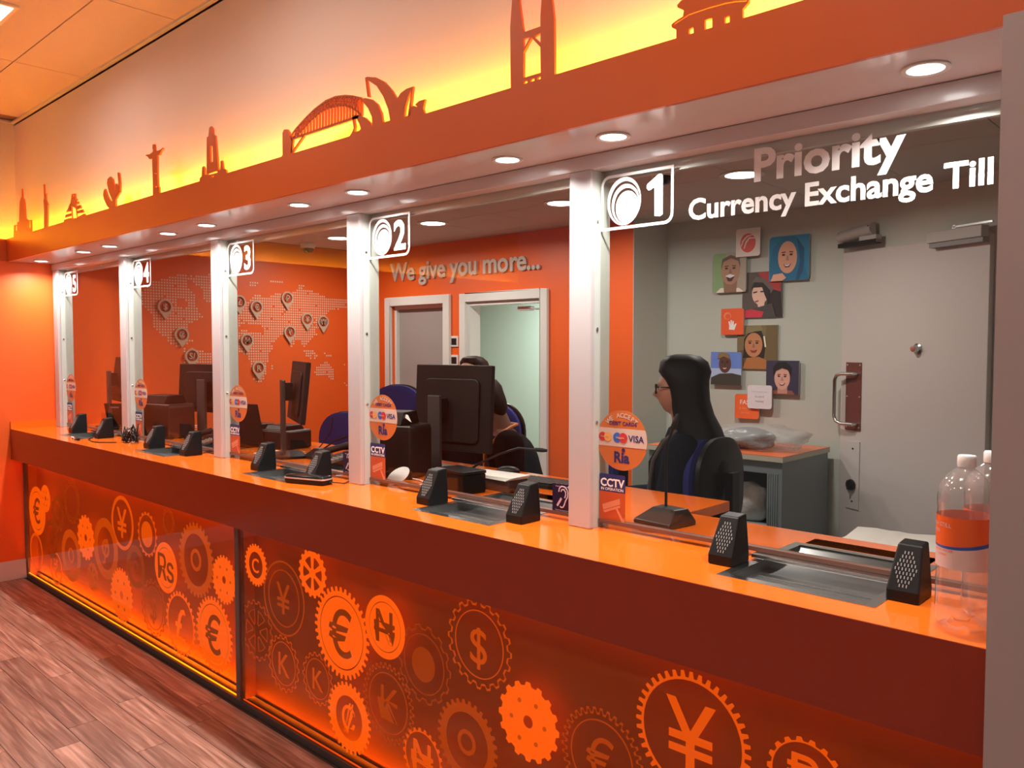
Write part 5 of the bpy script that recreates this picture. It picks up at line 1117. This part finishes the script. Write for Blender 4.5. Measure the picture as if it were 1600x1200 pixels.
# card terminal lying in front of the glass at till three
t=thing('card_terminal','black card reader with a silver band on the counter before till three','card reader',(-2.165,0.165,HZ),R(18))
MB(M_black).loft([[(p[0]*k_,p[1]*k_,z_) for p in rrect(-0.105,-0.036,0.105,0.036,0.018,5)] for z_,k_ in ((0,0.94),(0.006,1.0),(0.020,1.0))]).build('lower_shell',t,local=True,smooth=True)
MB(M_alu).loft([[(p[0],p[1],z_) for p in rrect(-0.1055,-0.0365,0.1055,0.0365,0.018,5)] for z_ in (0.0202,0.026)]).build('band',t,local=True,smooth=True)
MB(M_blackg).loft([[(p[0]*k_,p[1]*k_,z_) for p in rrect(-0.104,-0.035,0.104,0.035,0.018,5)] for z_,k_ in ((0.0262,1.0),(0.032,0.97),(0.036,0.90))]).build('upper_shell',t,local=True,smooth=True)
MB(M_black).tube([(0.10,0.0,0.012),(0.13,0.01,0.010),(0.15,0.04,0.004),(0.14,0.10,0.004)],0.0025,6).build('lead',t,local=True)
# loose papers
def paper(x,y,z,rz,w,d,label,n=3):
    t=thing('paper_stack',label,'papers',(x,y,z),rz)
    for k_ in range(n):
        m_=MB(M_paper); a_=R((k_-1)*4)
        v=[];f=[]
        for i_ in range(7):
            for j_ in range(2): v.append(((i_/6-0.5)*w,(j_-0.5)*d,0.0008+k_*0.003+0.006*math.sin(i_*0.9+k_)**2))
        for i_ in range(6): f.append((2*i_,2*i_+2,2*i_+3,2*i_+1))
        v2=[(p[0],p[1],p[2]+0.001) for p in v]; n_=len(v)
        m_.add(v+v2,f+[tuple(q_+n_ for q_ in ff[::-1]) for ff in f],Matrix.Rotation(a_,4,'Z')); m_.build('sheet',t,local=True)
    return t
paper(-0.635,0.408,HZ,R(3),0.10,0.03,'small white paper slip beside the microphone base at till one',1)
paper(-3.05,0.56,HZ,R(20),0.22,0.15,'loose white papers under the till three microphone',3)
paper(-4.85,0.80,HZ,R(10),0.28,0.20,'white papers lying behind the till five speaker',4)
paper(-3.70,0.62,HZ,R(-10),0.21,0.15,'papers and slips below the till four monitor',3)
# drawer pedestal with forms, just beyond the counter at the right
t=thing('drawer_pedestal','dark drawer unit behind the right end of the counter','drawer unit',(-0.06,0.95,0))
MB(M_dgrey).box(-0.19,0.19,-0.16,0.16,0.0,1.005).build('body',t,local=True)
for k_ in range(3): MB(M_black).box(-0.185,0.185,-0.165,-0.1605,0.05+k_*0.31,0.34+k_*0.31).build('drawer',t,local=True)
paper(-0.06,0.93,1.0056,R(-4),0.34,0.24,'white forms lying on the drawer unit at the right end',5)
# desk phone and small black boxes at tills three and four
def phone(x,y,rz,label):
    t=thing('desk_phone',label,'phone',(x,y,HZ),rz)
    MB(M_black).prism([(-0.08,0),(0.08,0),(0.08,0.055),(-0.08,0.02)],-0.085,0.085,Matrix(((0,0,1,0),(1,0,0,0),(0,1,0,0),(0,0,0,1)))).build('base',t,local=True,bevel=0.004)
    MB(M_dgrey).tube([(-0.06,-0.085,0.045),(-0.06,-0.06,0.058),(-0.06,0.04,0.076),(-0.06,0.075,0.080)],[0.020,0.016,0.016,0.020],12).build('handset',t,local=True,smooth=True)
    k=MB(M_grille)
    for r_ in range(4):
        for c_ in range(3): k.box(0.0+c_*0.02,0.013+c_*0.02,-0.055+r_*0.022,-0.042+r_*0.022,0.026+r_*0.0048,0.034+r_*0.0048)
    k.build('keys',t,local=True)['kind']='stuff'
phone(-2.52,0.56,R(-12),'black desk phone beside the hearing loop sticker at till three')
phone(-3.66,0.46,R(10),'black desk phone behind the right speaker of till four')
t=thing('router_box','small black box with white sockets under the till three laptop','box',(-3.79,0.86,HZ),R(10)); MB(M_black).box(-0.08,0.08,-0.05,0.05,0,0.10).build('body',t,local=True,bevel=0.004)
for r_ in range(2):
    for c_ in range(2): MB(M_decal).box(-0.06+c_*0.05,-0.03+c_*0.05,-0.053,-0.0502,0.02+r_*0.04,0.045+r_*0.04).build('socket',t,local=True)
# cables
def tangle(name,c,r,n,label,seed,mt=M_black,rad=0.0028,spread=1.0):
    rn=random.Random(seed); pts=[]
    for k_ in range(n*14):
        a=k_*2*math.pi/14; q_=k_/(n*14); rr=r*(0.45+0.55*rn.random())
        pts.append((c[0]+rr*math.cos(a)*spread+rn.uniform(-.01,.01),c[1]+rr*math.sin(a)*0.45,H+0.004+0.115*rn.random()**1.6*(1-abs(2*q_-1)*0.4)))
    o=MB(mt).tube(pts,rad,6).build(name,smooth=True); return tag(o,label,'cable')
tangle('cable_tangle',(-4.185,0.245),0.085,9,'tangle of thin black cables on the counter at the post between tills four and five',5)
def cable(pts,label,r=0.0028,mt=M_black):
    P=[Vector(p) for p in pts]; Q=[]
    for i_ in range(len(P)-1):
        p0,p1,p2,p3=P[max(i_-1,0)],P[i_],P[i_+1],P[min(i_+2,len(P)-1)]
        for u in (0,0.2,0.4,0.6,0.8): Q.append(0.5*((2*p1)+(-p0+p2)*u+(2*p0-5*p1+4*p2-p3)*u*u+(-p0+3*p1-3*p2+p3)*u**3))
    Q.append(P[-1]); return tag(MB(mt).tube(Q,r,8).build('cable',smooth=True),label,'cable')
zc=H+0.0032
cable([(-4.58,0.175,zc),(-4.52,0.13,zc),(-4.45,0.115,zc),(-4.36,0.10,zc),(-4.28,0.12,zc),(-4.22,0.18,zc)],'thin black cable running along the counter edge to the tangle')
t=thing('cable_plug','short lead with a white plug and black adapter on the counter at till five','plug',(-4.57,0.07,H+0.0004))
MB(M_black).tube([(-0.09,0.02,0.003),(-0.05,0.0,0.003),(0.0,-0.005,0.003),(0.03,0.0,0.004)],0.0022,6).build('lead',t,local=True); MB(M_decal).box(-0.115,-0.09,0.014,0.026,0,0.009).build('white_plug',t,local=True); MB(M_black).box(0.03,0.065,-0.008,0.008,0,0.012).build('adapter',t,local=True)
cable([(-2.80,0.72,H+0.20),(-2.85,0.74,H+0.12),(-2.88,0.70,H+0.05),(-2.80,0.60,H+0.02),(-2.66,0.56,zc),(-2.58,0.56,zc)],'curly black cable hanging from the till three monitor')
cable([(-5.12,0.66,H+0.30),(-5.15,0.60,H+0.20),(-5.22,0.62,H+0.08),(-5.18,0.68,zc)],'black cable hanging from the till five monitor')
# orange desk-side paper notes seen behind till four monitor
